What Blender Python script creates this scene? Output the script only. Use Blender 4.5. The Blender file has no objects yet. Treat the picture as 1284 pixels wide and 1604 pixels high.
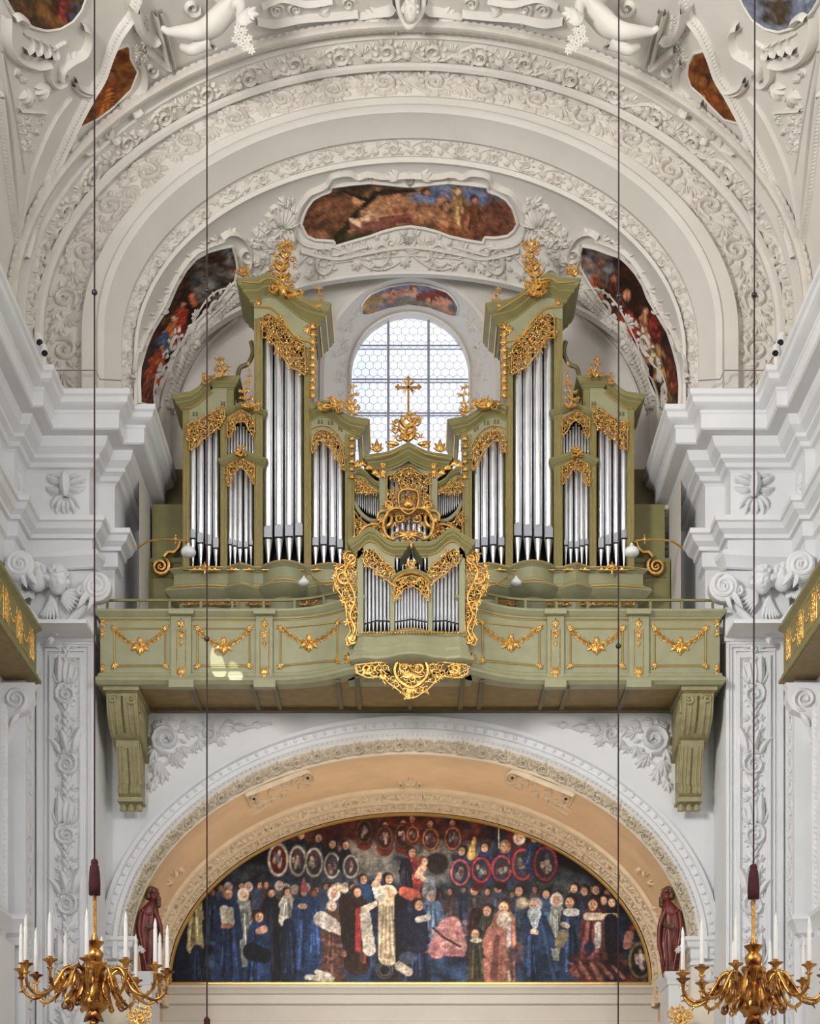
import bpy, bmesh, math, random
import numpy as np
from mathutils import Vector
from mathutils.bvhtree import BVHTree
PI = math.pi
# ------------------------------------------------------------------ camera, world, lights, exposure
EYE = 1.6; CD = 28.0; F = 2600.0; CX = 642.0; HY = 1930.0
sc = bpy.context.scene; C = sc.collection
cam = bpy.data.cameras.new('camera'); camo = bpy.data.objects.new('camera', cam); C.objects.link(camo)
camo.location = (0, -CD, EYE); camo.rotation_euler = (PI/2, 0, 0)
cam.sensor_fit = 'VERTICAL'; cam.sensor_height = 36; cam.lens = F/1604*36
cam.shift_y = (HY-802)/1604; cam.clip_end = 200
sc.camera = camo
sc.view_settings.view_transform = 'Standard'; sc.view_settings.look = 'None'
sc.view_settings.exposure = 0.20; sc.view_settings.gamma = 1; sc.view_settings.use_curve_mapping = False
w = bpy.data.worlds.new('world'); sc.world = w; w.use_nodes = True
nt = w.node_tree; bg = nt.nodes['Background']; bg.inputs[1].default_value = 0.36
tc = nt.nodes.new('ShaderNodeTexCoord'); mp = nt.nodes.new('ShaderNodeMapping'); mp.inputs['Scale'].default_value = (3.0, 3.0, 0.6)
nz = nt.nodes.new('ShaderNodeTexNoise'); nz.inputs['Scale'].default_value = 1.7; nz.inputs['Detail'].default_value = 1
rp = nt.nodes.new('ShaderNodeValToRGB')
rp.color_ramp.elements[0].position = .40; rp.color_ramp.elements[0].color = (.42, .43, .47, 1)
rp.color_ramp.elements[1].position = .60; rp.color_ramp.elements[1].color = (1.25, 1.22, 1.2, 1)
nt.links.new(tc.outputs['Generated'], mp.inputs[0]); nt.links.new(mp.outputs[0], nz.inputs[0])
nt.links.new(nz.outputs[0], rp.inputs[0]); nt.links.new(rp.outputs[0], bg.inputs[0])
def area(name, loc, tgt, sx, sy, power, col):
    l = bpy.data.lights.new(name, 'AREA'); l.shape = 'RECTANGLE'; l.size = sx; l.size_y = sy; l.energy = power; l.color = col
    o = bpy.data.objects.new(name, l); C.objects.link(o); o.location = loc
    o.rotation_euler = (Vector(tgt)-Vector(loc)).to_track_quat('-Z', 'Y').to_euler(); return o
# daylight through the clerestory windows of the nave, both sides, outside the frame
area('nave_window_light_left', (-7.5, -17, 13), (1.5, 0, 14), 3, 4, 2400, (1.0, .975, .94))
area('nave_window_light_right', (7.5, -19, 13), (-1.0, 0, 14), 3, 4, 900, (1.0, .98, .96))
area('aisle_light_left', (-7.5, -9, 7), (0, 2, 9), 3, 5, 420, (.90, .95, 1.0))
area('aisle_light_right', (7.5, -9, 7), (0, 2, 9), 3, 5, 330, (.90, .95, 1.0))
area('vault_bay_fill', (0, 1.2, 13.2), (0, 2.4, 18), 1.4, .5, 16, (1, .97, .92))  # fill light added behind the organ to brighten the vault bay
area('arch_warm_light', (0, .5, 6.7), (0, 3.4, 9.4), 5.0, .3, 70, (1, .86, .68))  # warm area light aimed into the low arch, no fixture modelled
def sunbeam(name, src, tgt, ang, e):
    l = bpy.data.lights.new(name, 'SPOT'); l.energy = e; l.spot_size = math.radians(ang); l.spot_blend = .25; l.shadow_soft_size = .01; l.color = (1, .97, .88)
    o = bpy.data.objects.new(name, l); C.objects.link(o); o.location = src; o.rotation_euler = (Vector(tgt)-Vector(src)).to_track_quat('-Z', 'Y').to_euler()
# two thin shafts of sun falling through a nave window onto the parapet
sunbeam('sun_shaft', (-5.0, -4.3, 18.6), (-3.10, -1.34, 10.76), 1.6, 9000)
sunbeam('sun_shaft', (-5.0, -4.3, 18.6), (-2.80, -1.34, 10.52), 1.6, 8000)
# ------------------------------------------------------------------ helpers
def V(*a): return np.array(a, float)
def at(px, py, Y):
    k = (Y+CD)/F
    return V((px-CX)*k, Y, EYE+(HY-py)*k)
def K(Y): return (Y+CD)/F
CAMP = V(0, -CD, EYE)
SIDE = 1
class MB:
    def __init__(s): s.v = []; s.f = []; s.n = 0
    def add(s, vs, fs):
        vs = np.asarray(vs, float).reshape(-1, 3); b = s.n; s.v.append(vs); s.n += len(vs)
        s.f.extend([tuple(i+b for i in f) for f in fs])
    def grid(s, rows, closeu=False, closev=False):
        rows = np.asarray(rows, float); a, b = rows.shape[:2]; fs = []
        for i in range(a if closev else a-1):
            i2 = (i+1) % a
            for j in range(b if closeu else b-1):
                j2 = (j+1) % b; fs.append((i*b+j, i*b+j2, i2*b+j2, i2*b+j))
        s.add(rows.reshape(-1, 3), fs)
    def box(s, x0, x1, y0, y1, z0, z1):
        vs = [(x, y, z) for z in (z0, z1) for y in (y0, y1) for x in (x0, x1)]
        s.add(vs, [(0, 1, 3, 2), (4, 6, 7, 5), (0, 4, 5, 1), (2, 3, 7, 6), (0, 2, 6, 4), (1, 5, 7, 3)])
    def pbox(s, x0, x1, y0, y1, Yf, Yb):           # box whose front face spans these picture coordinates at depth Yf
        a = at(x0, y1, Yf); b = at(x1, y0, Yf); s.box(a[0], b[0], Yf, Yb, a[2], b[2])
    def prism(s, pts, Yf, Yb):                      # outline at depth Yf, thickness to Yb
        n = len(pts); fr = [at(p[0], p[1], Yf) for p in pts]; bk = [V(p[0], Yb, p[2]) for p in fr]
        s.add(fr+bk, [tuple(range(n)), tuple(range(2*n-1, n-1, -1))]+[(i, (i+1) % n, n+(i+1) % n, n+i) for i in range(n)])
    def lathe(s, c, prof, ax=(0, 0, 1), n=16):      # prof: (radius, distance along axis)
        ax = np.array(ax, float); ax /= np.linalg.norm(ax)
        e = np.cross(ax, (0, 1, 0) if abs(ax[1]) < .9 else (1, 0, 0)); e /= np.linalg.norm(e); g = np.cross(ax, e)
        rows = []
        for r, h in prof:
            rows.append([np.array(c)+ax*h+r*(math.cos(2*PI*i/n)*e+math.sin(2*PI*i/n)*g) for i in range(n)])
        s.grid(rows, closeu=True)
    def ball(s, c, r, sc=(1, 1, 1), n=10, m=7):
        rows = []
        for i in range(m+1):
            a = PI*i/m
            rows.append([np.array(c)+V(r*sc[0]*math.sin(a)*math.cos(2*PI*j/n), r*sc[1]*math.sin(a)*math.sin(2*PI*j/n), r*sc[2]*math.cos(a)) for j in range(n)])
        s.grid(rows, closeu=True)
    def tube(s, P, R, n=6, N=None, flat=1.0, half=False):
        P = np.asarray(P, float); m = len(P)
        R = np.broadcast_to(np.asarray(R, float), (m,))
        T = np.gradient(P, axis=0); T /= (np.linalg.norm(T, axis=1, keepdims=True)+1e-9)
        if N is None:
            up = V(0, -1, 0) if np.abs(T[:, 1]).mean() < .8 else V(0, 0, 1)
            N = np.repeat(up[None], m, 0)
        N = np.asarray(N, float); S = np.cross(T, N); S /= (np.linalg.norm(S, axis=1, keepdims=True)+1e-9)
        N2 = np.cross(S, T)
        if half: A = np.linspace(-.12*PI, 1.12*PI, 5)
        else: A = np.arange(n)*2*PI/n
        rows = P[:, None, :]+R[:, None, None]*(np.cos(A)[None, :, None]*S[:, None, :]+flat*np.sin(A)[None, :, None]*N2[:, None, :])
        s.grid(rows, closeu=not half)
    def relief(s, strokes, mp_, rs=1.0, flat=1.0, full=False, lift=0.0):
        for st in strokes:
            p = np.asarray(st[0], float); r = np.asarray(st[1], float)
            P, N = mp_(p[:, 0], p[:, 1])
            h = st[2] if len(st) > 2 else 1.0
            s.tube(P+N*lift+N*(np.asarray(r)*rs*.15)[:, None], r*rs, n=6, N=N, flat=flat*h, half=not full)
    def build(s, name, mat, parent=None, smooth=True, ang=40, mods=None):
        me = bpy.data.meshes.new(name)
        vs = np.concatenate(s.v) if s.v else np.zeros((0, 3))
        if SIDE < 0: vs = vs*V(-1, 1, 1)
        o = bpy.data.objects.new(name, me); C.objects.link(o)
        if parent is not None:
            o.parent = parent; vs = vs-ORG.get(parent, V(0, 0, 0)); ORG[o] = ORG.get(parent, V(0, 0, 0))
            vs = vs
        me.from_pydata([tuple(v) for v in vs], [], s.f if SIDE > 0 else [f[::-1] for f in s.f]); me.validate(); me.update()
        if smooth:
            me.polygons.foreach_set('use_smooth', [True]*len(me.polygons))
            if ang < 170:
                try: me.set_sharp_from_angle(angle=math.radians(ang))
                except Exception: pass
        me.materials.append(M[mat] if isinstance(mat, str) else mat)
        return o
ORG = {}
def thing(name, label, cat, loc=(0, 0, 0), group=None):
    o = bpy.data.objects.new(name, None); C.objects.link(o); o.empty_display_size = .2
    l = V(*loc)*V(SIDE, 1, 1); o.location = l; ORG[o] = l
    o['label'] = label; o['category'] = cat
    if group: o['group'] = group
    return o
def tag(o, label, cat, group=None, kind=None):
    o['label'] = label; o['category'] = cat
    if group: o['group'] = group
    if kind: o['kind'] = kind
    return o
def st(o): o['kind'] = 'structure'; return o
def copy_tree(o, loc=None, parent=None):
    c = o.copy(); C.objects.link(c); c.parent = parent
    if loc is not None: c.location = loc
    for ch in list(o.children): copy_tree(ch, None, c)
    return c
# plan/elevation sweep: every profile point sits at P + out*d + up*h, mitred in plan
def sweep(mb, path, prof, flip=False, cap=True):
    P = np.asarray(path, float); n = len(P); T = []
    for i in range(n-1):
        t = P[i+1, :2]-P[i, :2]; l = np.linalg.norm(t); T.append(t/l if l > 1e-6 else V(0, 0))
    outs = []
    for i in range(n):
        a = T[max(i-1, 0)]; b = T[min(i, n-2)]
        na = V(a[1], -a[0]); nb = V(b[1], -b[0])
        if flip: na = -na; nb = -nb
        m = na+nb; l = np.linalg.norm(m)
        if l < 1e-6: outs.append(na); continue
        m /= l; c = max(.35, float(m @ na)); outs.append(m/c)
    rows = [[P[i]+V(outs[i][0]*d, outs[i][1]*d, h) for d, h in prof] for i in range(n)]
    mb.grid(rows)
    if cap:
        k = len(prof)
        mb.add(rows[0], [tuple(range(k))]); mb.add(rows[-1], [tuple(range(k-1, -1, -1))])
# ---- materials
M = {}
def mat(name, col, rough=.7, metal=0.0, var=.08, scale=6, bump=0.0, col2=None, bscale=60, spec=.5):
    m = bpy.data.materials.new(name); m.use_nodes = True; t = m.node_tree; b = t.nodes['Principled BSDF']
    b.inputs['Roughness'].default_value = rough; b.inputs['Metallic'].default_value = metal
    b.inputs['Specular IOR Level'].default_value = spec
    tc = t.nodes.new('ShaderNodeTexCoord'); n = t.nodes.new('ShaderNodeTexNoise'); n.inputs['Scale'].default_value = scale
    n.inputs['Detail'].default_value = 5; r = t.nodes.new('ShaderNodeValToRGB')
    c2 = col2 or tuple(c*(1-2*var) for c in col)
    r.color_ramp.elements[0].position = .35; r.color_ramp.elements[1].position = .65
    r.color_ramp.elements[0].color = (*c2, 1); r.color_ramp.elements[1].color = (*col, 1)
    t.links.new(tc.outputs['Object'], n.inputs[0]); t.links.new(n.outputs[0], r.inputs[0]); t.links.new(r.outputs[0], b.inputs['Base Color'])
    if bump:
        n2 = t.nodes.new('ShaderNodeTexNoise'); n2.inputs['Scale'].default_value = bscale; n2.inputs['Detail'].default_value = 3
        bp = t.nodes.new('ShaderNodeBump'); bp.inputs['Strength'].default_value = bump; bp.inputs['Distance'].default_value = .01
        t.links.new(tc.outputs['Object'], n2.inputs[0]); t.links.new(n2.outputs[0], bp.inputs['Height']); t.links.new(bp.outputs[0], b.inputs['Normal'])
    M[name] = m; return m
mat('stucco', (.72, .685, .63), .85, var=.03, scale=1.2, bump=.25)
mat('stucco_cool', (.75, .757, .765), .85, var=.03, scale=1.5, bump=.2)
mat('stucco_relief', (.72, .675, .61), .85, var=.05, scale=5, bump=.3)
mat('stucco_relief_cool', (.74, .745, .75), .85, var=.05, scale=5, bump=.3)
mat('cream', (.80, .72, .58), .85, var=.04, scale=2, bump=.2)
mat('cream_relief', (.62, .54, .42), .85, var=.08, scale=6, bump=.3)
mat('ochre_plaster', (.72, .50, .31), .85, var=.06, scale=1.6, bump=.2)
mat('ochre_relief', (.74, .60, .43), .85, var=.06, scale=5, bump=.3)
mat('olive', (.25, .225, .085), .5, var=.07, scale=5, bump=.08)
mat('olive_light', (.33, .325, .19), .5, var=.06, scale=4, bump=.08)
mat('olive_dark', (.15, .125, .05), .55, var=.10, scale=4, bump=.08)
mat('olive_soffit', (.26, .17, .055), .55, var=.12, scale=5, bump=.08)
mat('corbel_paint', (.36, .32, .16), .5, var=.10, scale=9)
mat('side_wood', (.13, .045, .03), .5, var=.2, scale=8)
mat('gold', (.96, .62, .20), .30, 1.0, col2=(.66, .35, .09), scale=16, bump=.3, bscale=120)  # darker noise patches put some shading of the carving into the colour
mat('gold_dark', (.62, .33, .10), .33, 1.0, var=.2, scale=14, bump=.3, bscale=120)
mat('gold_line', (.90, .62, .20), .38, .85, var=.05)
mat('bronze_gold', (.78, .42, .10), .25, 1.0, col2=(.16, .045, .02), scale=7, bump=.3, bscale=90)
mat('tin', (.80, .81, .84), .36, 1.0, var=.07, scale=3)
mat('tin_lip', (.62, .64, .68), .35, 1.0, var=.03)
mat('black', (.012, .011, .012), .8, var=.1)
mat('interior_shade', (.016, .014, .014), .9, var=.1)  # near-black colour standing in for the shade behind the organ pipes
mat('iron', (.10, .10, .105), .5, .3, var=.1)
mat('lead', (.33, .34, .37), .6, .2, var=.1)
mat('cord', (.025, .005, .007), .85, var=.2)
mat('tassel', (.055, .005, .008), .9, var=.25, scale=30)
mat('candle', (.66, .645, .61), .45, var=.02)
mat('statue_red', (.20, .035, .022), .35, var=.35, scale=6, col2=(.09, .014, .010))
mat('statue_brown', (.16, .08, .045), .4, var=.3, scale=8)
mat('glass_shade', (.80, .83, .82), .15, var=.02)
mat('cable', (.30, .29, .27), .5, var=.05)
mat('white_metal', (.85, .86, .88), .35, var=.02)
mat('lens_black', (.01, .01, .012), .15, var=.1)
mat('stone_floor', (.50, .46, .40), .5, var=.15, scale=1)
def pmat(name, rough=.6, sc_=22):
    m = bpy.data.materials.new(name); m.use_nodes = True; t = m.node_tree; b = t.nodes['Principled BSDF']
    b.inputs['Roughness'].default_value = rough; b.inputs['Specular IOR Level'].default_value = .25
    a = t.nodes.new('ShaderNodeVertexColor'); a.layer_name = 'paint'
    tc = t.nodes.new('ShaderNodeTexCoord'); n = t.nodes.new('ShaderNodeTexNoise'); n.inputs['Scale'].default_value = sc_; n.inputs['Detail'].default_value = 8
    n.inputs['Roughness'].default_value = .75
    r = t.nodes.new('ShaderNodeValToRGB'); r.color_ramp.elements[0].position = .3; r.color_ramp.elements[0].color = (.62, .62, .62, 1)
    r.color_ramp.elements[1].position = .7; r.color_ramp.elements[1].color = (1.35, 1.35, 1.35, 1)
    mx = t.nodes.new('ShaderNodeMix'); mx.data_type = 'RGBA'; mx.blend_type = 'MULTIPLY'; mx.inputs[0].default_value = 1
    t.links.new(tc.outputs['Object'], n.inputs[0]); t.links.new(n.outputs[0], r.inputs[0])
    t.links.new(a.outputs[0], mx.inputs[6]); t.links.new(r.outputs[0], mx.inputs[7]); t.links.new(mx.outputs[2], b.inputs['Base Color'])
    M[name] = m
pmat('canvas_paint', .55, 16); pmat('fresco_paint', .8, 9)
# ---- ornament strokes in 2D: (points, radii[, height])
def spiral(cx, cy, R, turns=1.6, a0=0., d=1, r=.12, rin=.12, n=20):
    t = np.linspace(0, 1, n); a = a0+d*turns*2*PI*t; rr = R*(1-(1-rin)*t**.9)
    rad = R*r*(1.1-.45*t); rad[0] *= .3; rad[-1] *= 1.5
    return (np.stack([cx+rr*np.cos(a), cy+rr*np.sin(a)], 1), rad)
def leaf(x, y, ang, L, curl=.8, w=.16, n=7, h=.8):
    t = np.linspace(0, 1, n); a = ang+curl*t**1.3
    dx = np.cumsum(np.cos(a))*L/n; dy = np.cumsum(np.sin(a))*L/n
    rad = 1.3*L*w*np.sin(PI*(t*.86+.1))**.8*(1-.35*t); rad[-1] = L*.012; rad[0] *= .6
    return (np.stack([x+dx-dx[0], y+dy-dy[0]], 1), rad, h)
def fan(x, y, ang, L, n=5, spread=1.8, w=.13, curl=.5):
    o = []
    for i in range(n):
        f = (i/(n-1)-.5) if n > 1 else 0
        o.append(leaf(x, y, ang+f*spread, L*(1-.45*abs(f)*2*.8), curl*(2*f), w))
    return o
def rosette(x, y, R, n=6, a0=0.):
    o = [leaf(x+R*.12*math.cos(a0+i*2*PI/n), y+R*.12*math.sin(a0+i*2*PI/n), a0+i*2*PI/n, R*.95, .25, .24, n=5) for i in range(n)]
    o.append((np.array([[x-R*.18, y], [x, y], [x+R*.18, y]]), np.array([R*.05, R*.24, R*.05]), 1.3)); return o
def rinceau(L, H, n=None, seed=0, d0=1, lw=1.0, sym=True):
    rnd = random.Random(seed); o = []
    n = n or max(2, int(round(L/(1.75*H))));
    if sym and n % 2: n += 1
    p = L/n
    for i in range(n):
        j = i if (not sym or i < n/2) else n-1-i
        d = d0*(1 if j % 2 == 0 else -1); mir = -1 if (sym and i >= n/2) else 1
        cx = (i+.5)*p; cy = H*.5
        R = min(.36*H, .42*p)
        o.append(spiral(cx, cy-d*.04*H, R*1.08, 1.55, a0=PI/2*d+mir*.9, d=-mir*d, r=.15*lw))
        o += rosette(cx, cy-d*.04*H, R*.34, 5, rnd.random()*3)
        # stem arching over the scroll
        t = np.linspace(-.15, 1.15, 10); o.append((np.stack([i*p+t*p, cy+d*.44*H*np.sin(PI*np.clip(t, -.15, 1.15))], 1), H*.035*lw*np.ones(10)))
        # leaflets around the outer turn
        for q in range(9):
            a = rnd.uniform(-.15, .15)+q*2*PI/9
            o.append(leaf(cx+R*1.02*math.cos(a), cy-d*.04*H+R*1.02*math.sin(a), a+mir*d*.9, R*.8, -mir*d*1.1, .22))
        for q in range(4):
            a = q*PI/2+rnd.random()
            o.append(leaf(cx+R*.5*math.cos(a), cy-d*.04*H+R*.5*math.sin(a), a+1.0*d, R*.42, -d*1.2, .16))
        # acanthus sprays at the node between scrolls
        x0 = i*p; s_ = -d
        o += fan(x0, cy+s_*.02*H, (PI/2 if s_ > 0 else -PI/2)+mir*.5*s_, H*.56, 7, 2.4, .15)
        o += fan(x0+mir*.1*p, cy-s_*.1*H, (-PI/2 if s_ > 0 else PI/2)-mir*.3*s_, H*.46, 6, 2.2, .16)
        o += fan(x0+.22*p, cy+s_*.22*H, (PI/2 if s_ > 0 else -PI/2)-.5, H*.34, 5, 2.2, .16)+fan(x0-.22*p, cy+s_*.22*H, (PI/2 if s_ > 0 else -PI/2)+.5, H*.34, 5, 2.2, .16)+fan(x0+.3*p, cy-s_*.36*H, 0, H*.30, 4, 1.6, .16)
    return o
def rinceau_long(L, H, n, seed=0):
    """tall acanthus scroll: big volutes well apart, long leaves running between them"""
    rnd = random.Random(seed); o = []; p = L/n
    for i in range(n):
        d = 1 if i % 2 == 0 else -1; cx = (i+.5)*p; cy = H*.5; R = .50*H
        o.append(spiral(cx, cy, R, 1.9, a0=PI if d > 0 else PI, d=d, r=.13)); o += rosette(cx, cy, R*.28, 5, rnd.random()*3)
        for q in range(8): a = q*PI/4; o.append(leaf(cx+R*.62*math.cos(a), cy+R*.62*math.sin(a), a+.9*d, R*.5, -d*1.1, .14))
        o.append((smooth([(cx-R, cy), (cx-p*.42, cy-d*H*.30), (cx-p*.62, cy-d*H*.1), (cx-p+R*.7, cy+d*H*.34)], 18), H*.04*np.linspace(1.2, .8, 18)))
        x0 = cx-R*.9
        for (a, l, c, oy) in ((PI-.15, .50, .35, -.30), (PI+.1, .44, -.4, -.05), (PI-.4, .40, .6, .05), (PI+.35, .36, -.7, .25), (PI-.7, .30, .9, .2), (PI+.7, .28, -.9, -.35)):
            o.append(leaf(x0, cy-d*oy*H*-1, a*1.0, p*l, d*c, .10, 9))
        for q in (.3, .45, .6): o += fan(cx-p*q-R*.2, cy+H*.22, PI*.75, H*.42, 4, 1.6, .12)+fan(cx-p*q-R*.2, cy-H*.22, -PI*.75, H*.42, 4, 1.6, .12)
        for k in range(12):
            f = .12+.055*k; s_ = 1 if k % 2 else -1
            o.append(leaf(cx-p*f-R*.3, cy+s_*H*.06, PI+s_*.9, H*.5, -s_*.9, .15, 7))
        for q in range(7): a = q*.9+.4; o.append(leaf(cx+R*.98*math.cos(a), cy+R*.98*math.sin(a), a+d*1.2, R*.42, -d*.9, .16, 5))
    return o
def polyline_s(pts, n=40):
    p = np.asarray(pts, float); d = np.r_[0, np.cumsum(np.linalg.norm(np.diff(p, axis=0), axis=1))]
    s = np.linspace(0, d[-1], n); return np.stack([np.interp(s, d, p[:, i]) for i in range(p.shape[1])], 1)
def smooth(pts, n=40):
    p = np.asarray(pts, float)
    m = len(p); t = np.linspace(0, m-1, n); out = []
    for q in t:
        i = min(int(q), m-2); f = q-i
        p0 = p[max(i-1, 0)]; p1 = p[i]; p2 = p[i+1]; p3 = p[min(i+2, m-1)]
        out.append(.5*((2*p1)+(-p0+p2)*f+(2*p0-5*p1+4*p2-p3)*f*f+(-p0+3*p1-3*p2+p3)*f**3))
    return np.array(out)
def laurel(pts, step, L, w=.2, rope=.25):
    """a rope of overlapping leaves along a polyline"""
    p = smooth(pts, 60) if len(pts) < 30 else np.asarray(pts, float)
    d = np.r_[0, np.cumsum(np.linalg.norm(np.diff(p, axis=0), axis=1))]; o = [(p, np.full(len(p), L*rope))]
    k = 0; s = 0
    while s < d[-1]:
        x = np.interp(s, d, p[:, 0]); y = np.interp(s, d, p[:, 1]); x2 = np.interp(s+step*.3, d, p[:, 0]); y2 = np.interp(s+step*.3, d, p[:, 1])
        a = math.atan2(y2-y, x2-x) if (x2-x or y2-y) else 0
        for q in (-.75, 0., .75): o.append(leaf(x, y, a+q, L*(1 if q else .9), -q*.7, w, n=5))
        s += step; k += 1
    return o
def inpoly(x, y, P):
    c = False; n = len(P); j = n-1
    for i in range(n):
        if (P[i][1] > y) != (P[j][1] > y) and x < (P[j][0]-P[i][0])*(y-P[i][1])/(P[j][1]-P[i][1])+P[i][0]: c = not c
        j = i
    return c
def rocaille(poly, cell, seed=0, edge=True, er=.14, dens=1.0):
    """carved openwork filling an outline: C-scrolls, leaves and an edge strand"""
    rnd = random.Random(seed); o = []
    xs = [p[0] for p in poly]; ys = [p[1] for p in poly]
    y = min(ys); row = 0
    while y < max(ys)+cell*.3:
        x = min(xs)+(cell*.5 if row % 2 else 0)
        while x < max(xs)+cell*.3:
            qx = x+rnd.uniform(-.15, .15)*cell; qy = y+rnd.uniform(-.15, .15)*cell
            if inpoly(qx, qy, poly) and rnd.random() < dens:
                a = rnd.random()*2*PI; d = rnd.choice((-1, 1))
                o.append(spiral(qx, qy, cell*.55, 1.25, a, d, .2, .25, 12))
                for k in range(3):
                    b = a+k*2.1; o.append(leaf(qx+cell*.35*math.cos(b), qy+cell*.35*math.sin(b), b+.8*d, cell*.72, -d, .18, 6, 1.3))
            x += cell*.95
        y += cell*.82; row += 1
    if edge:
        p = polyline_s(list(poly)+[poly[0]], max(16, int(len(poly)*6))); o.append((p, np.full(len(p), cell*er)))
    return o
def finial(cx, yb, w, h, seed=0):
    """asymmetric rocaille spray, y downwards in picture units"""
    rnd = random.Random(seed); o = []
    t = np.linspace(0, 1, 14); sx = lambda f: cx+w*.11*math.sin(f*6.5+seed)*(1-.3*f)
    o.append((np.array([[sx(q), yb-h*q*.93] for q in t]), w*.07*(1-.8*t)+.2))
    n = max(4, int(h/10))
    for k in range(n):
        f = k/(n-1); yy = yb-h*(.03+.80*f); L = (w*(.46-.22*f))*rnd.uniform(.75, 1.25); x = sx(.03+.8*f)
        for s in (-1, 1):
            a = -PI/2+s*rnd.uniform(1.0, 1.9); c = rnd.choice((-1, 1))
            o.append(leaf(x, yy, a, L*1.15, -s*rnd.uniform(.9, 2.2), .10, 8, 1.4)); o.append(leaf(x, yy-L*.12, a-s*.6, L*.85, s*rnd.uniform(.8, 1.9), .12, 7, 1.6))
            if rnd.random() < .8: o.append(spiral(x+s*L*.62, yy-L*rnd.uniform(-.1, .4), L*.28, 1.3, rnd.random()*6, c, .24, .3, 12))
            if rnd.random() < .6: o += fan(x+s*L*.8, yy-L*.25, -PI/2+s*rnd.uniform(.2, 1.2), L*.5, 4, 2.4, .10)
    o += rosette(cx, yb-h*.1, w*.13, 5, seed)+fan(sx(.93), yb-h*.86, -PI/2, h*.14+3, 4, 1.6, .1)
    return o
def mir(strokes, cx):
    return [((np.stack([2*cx-np.asarray(s[0])[:, 0], np.asarray(s[0])[:, 1]], 1),)+tuple(s[1:])) for s in strokes]
def pm(Y, yf=None):                                  # picture coordinates on an upright plane
    def f(u, v):
        Yv = np.full(len(u), Y, float) if yf is None else yf(u)
        k = (Yv+CD)/F
        return np.stack([(u-CX)*k, Yv, EYE+(HY-v)*k], 1), np.tile(V(0, -1, 0), (len(u), 1))
    return f
def framemap(O, U, W, N):
    O, U, W, N = [np.array(q, float) for q in (O, U, W, N)]
    return lambda u, v: (O+np.outer(u, U)+np.outer(v, W), np.tile(N, (len(u), 1)))
def bvhmap(bvh, dist=0.0):
    def f(u, v):
        Ps = []; Ns = []
        for a, b in zip(u, v):
            d = V(a-CX, F, HY-b); d /= np.linalg.norm(d)
            h = bvh.ray_cast(Vector(CAMP), Vector(d))
            if h[0] is None: Ps.append(Ps[-1] if Ps else CAMP+d*27); Ns.append(Ns[-1] if Ns else V(0, -1, 0)); continue
            n = np.array(h[1]); n = n if n @ d < 0 else -n
            Ps.append(np.array(h[0])); Ns.append(n)
        return np.array(Ps), np.array(Ns)
    return f
def bvh_multi(os):
    vs = []; fs = []
    for o in os:
        b = len(vs); vs += [tuple(v.co+o.location) for v in o.data.vertices]; fs += [tuple(i+b for i in p.vertices) for p in o.data.polygons]
    return BVHTree.FromPolygons(vs, fs)
def bvh_of(o):
    me = o.data; return BVHTree.FromPolygons([tuple(v.co+o.location) for v in me.vertices], [tuple(p.vertices) for p in me.polygons])
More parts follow.
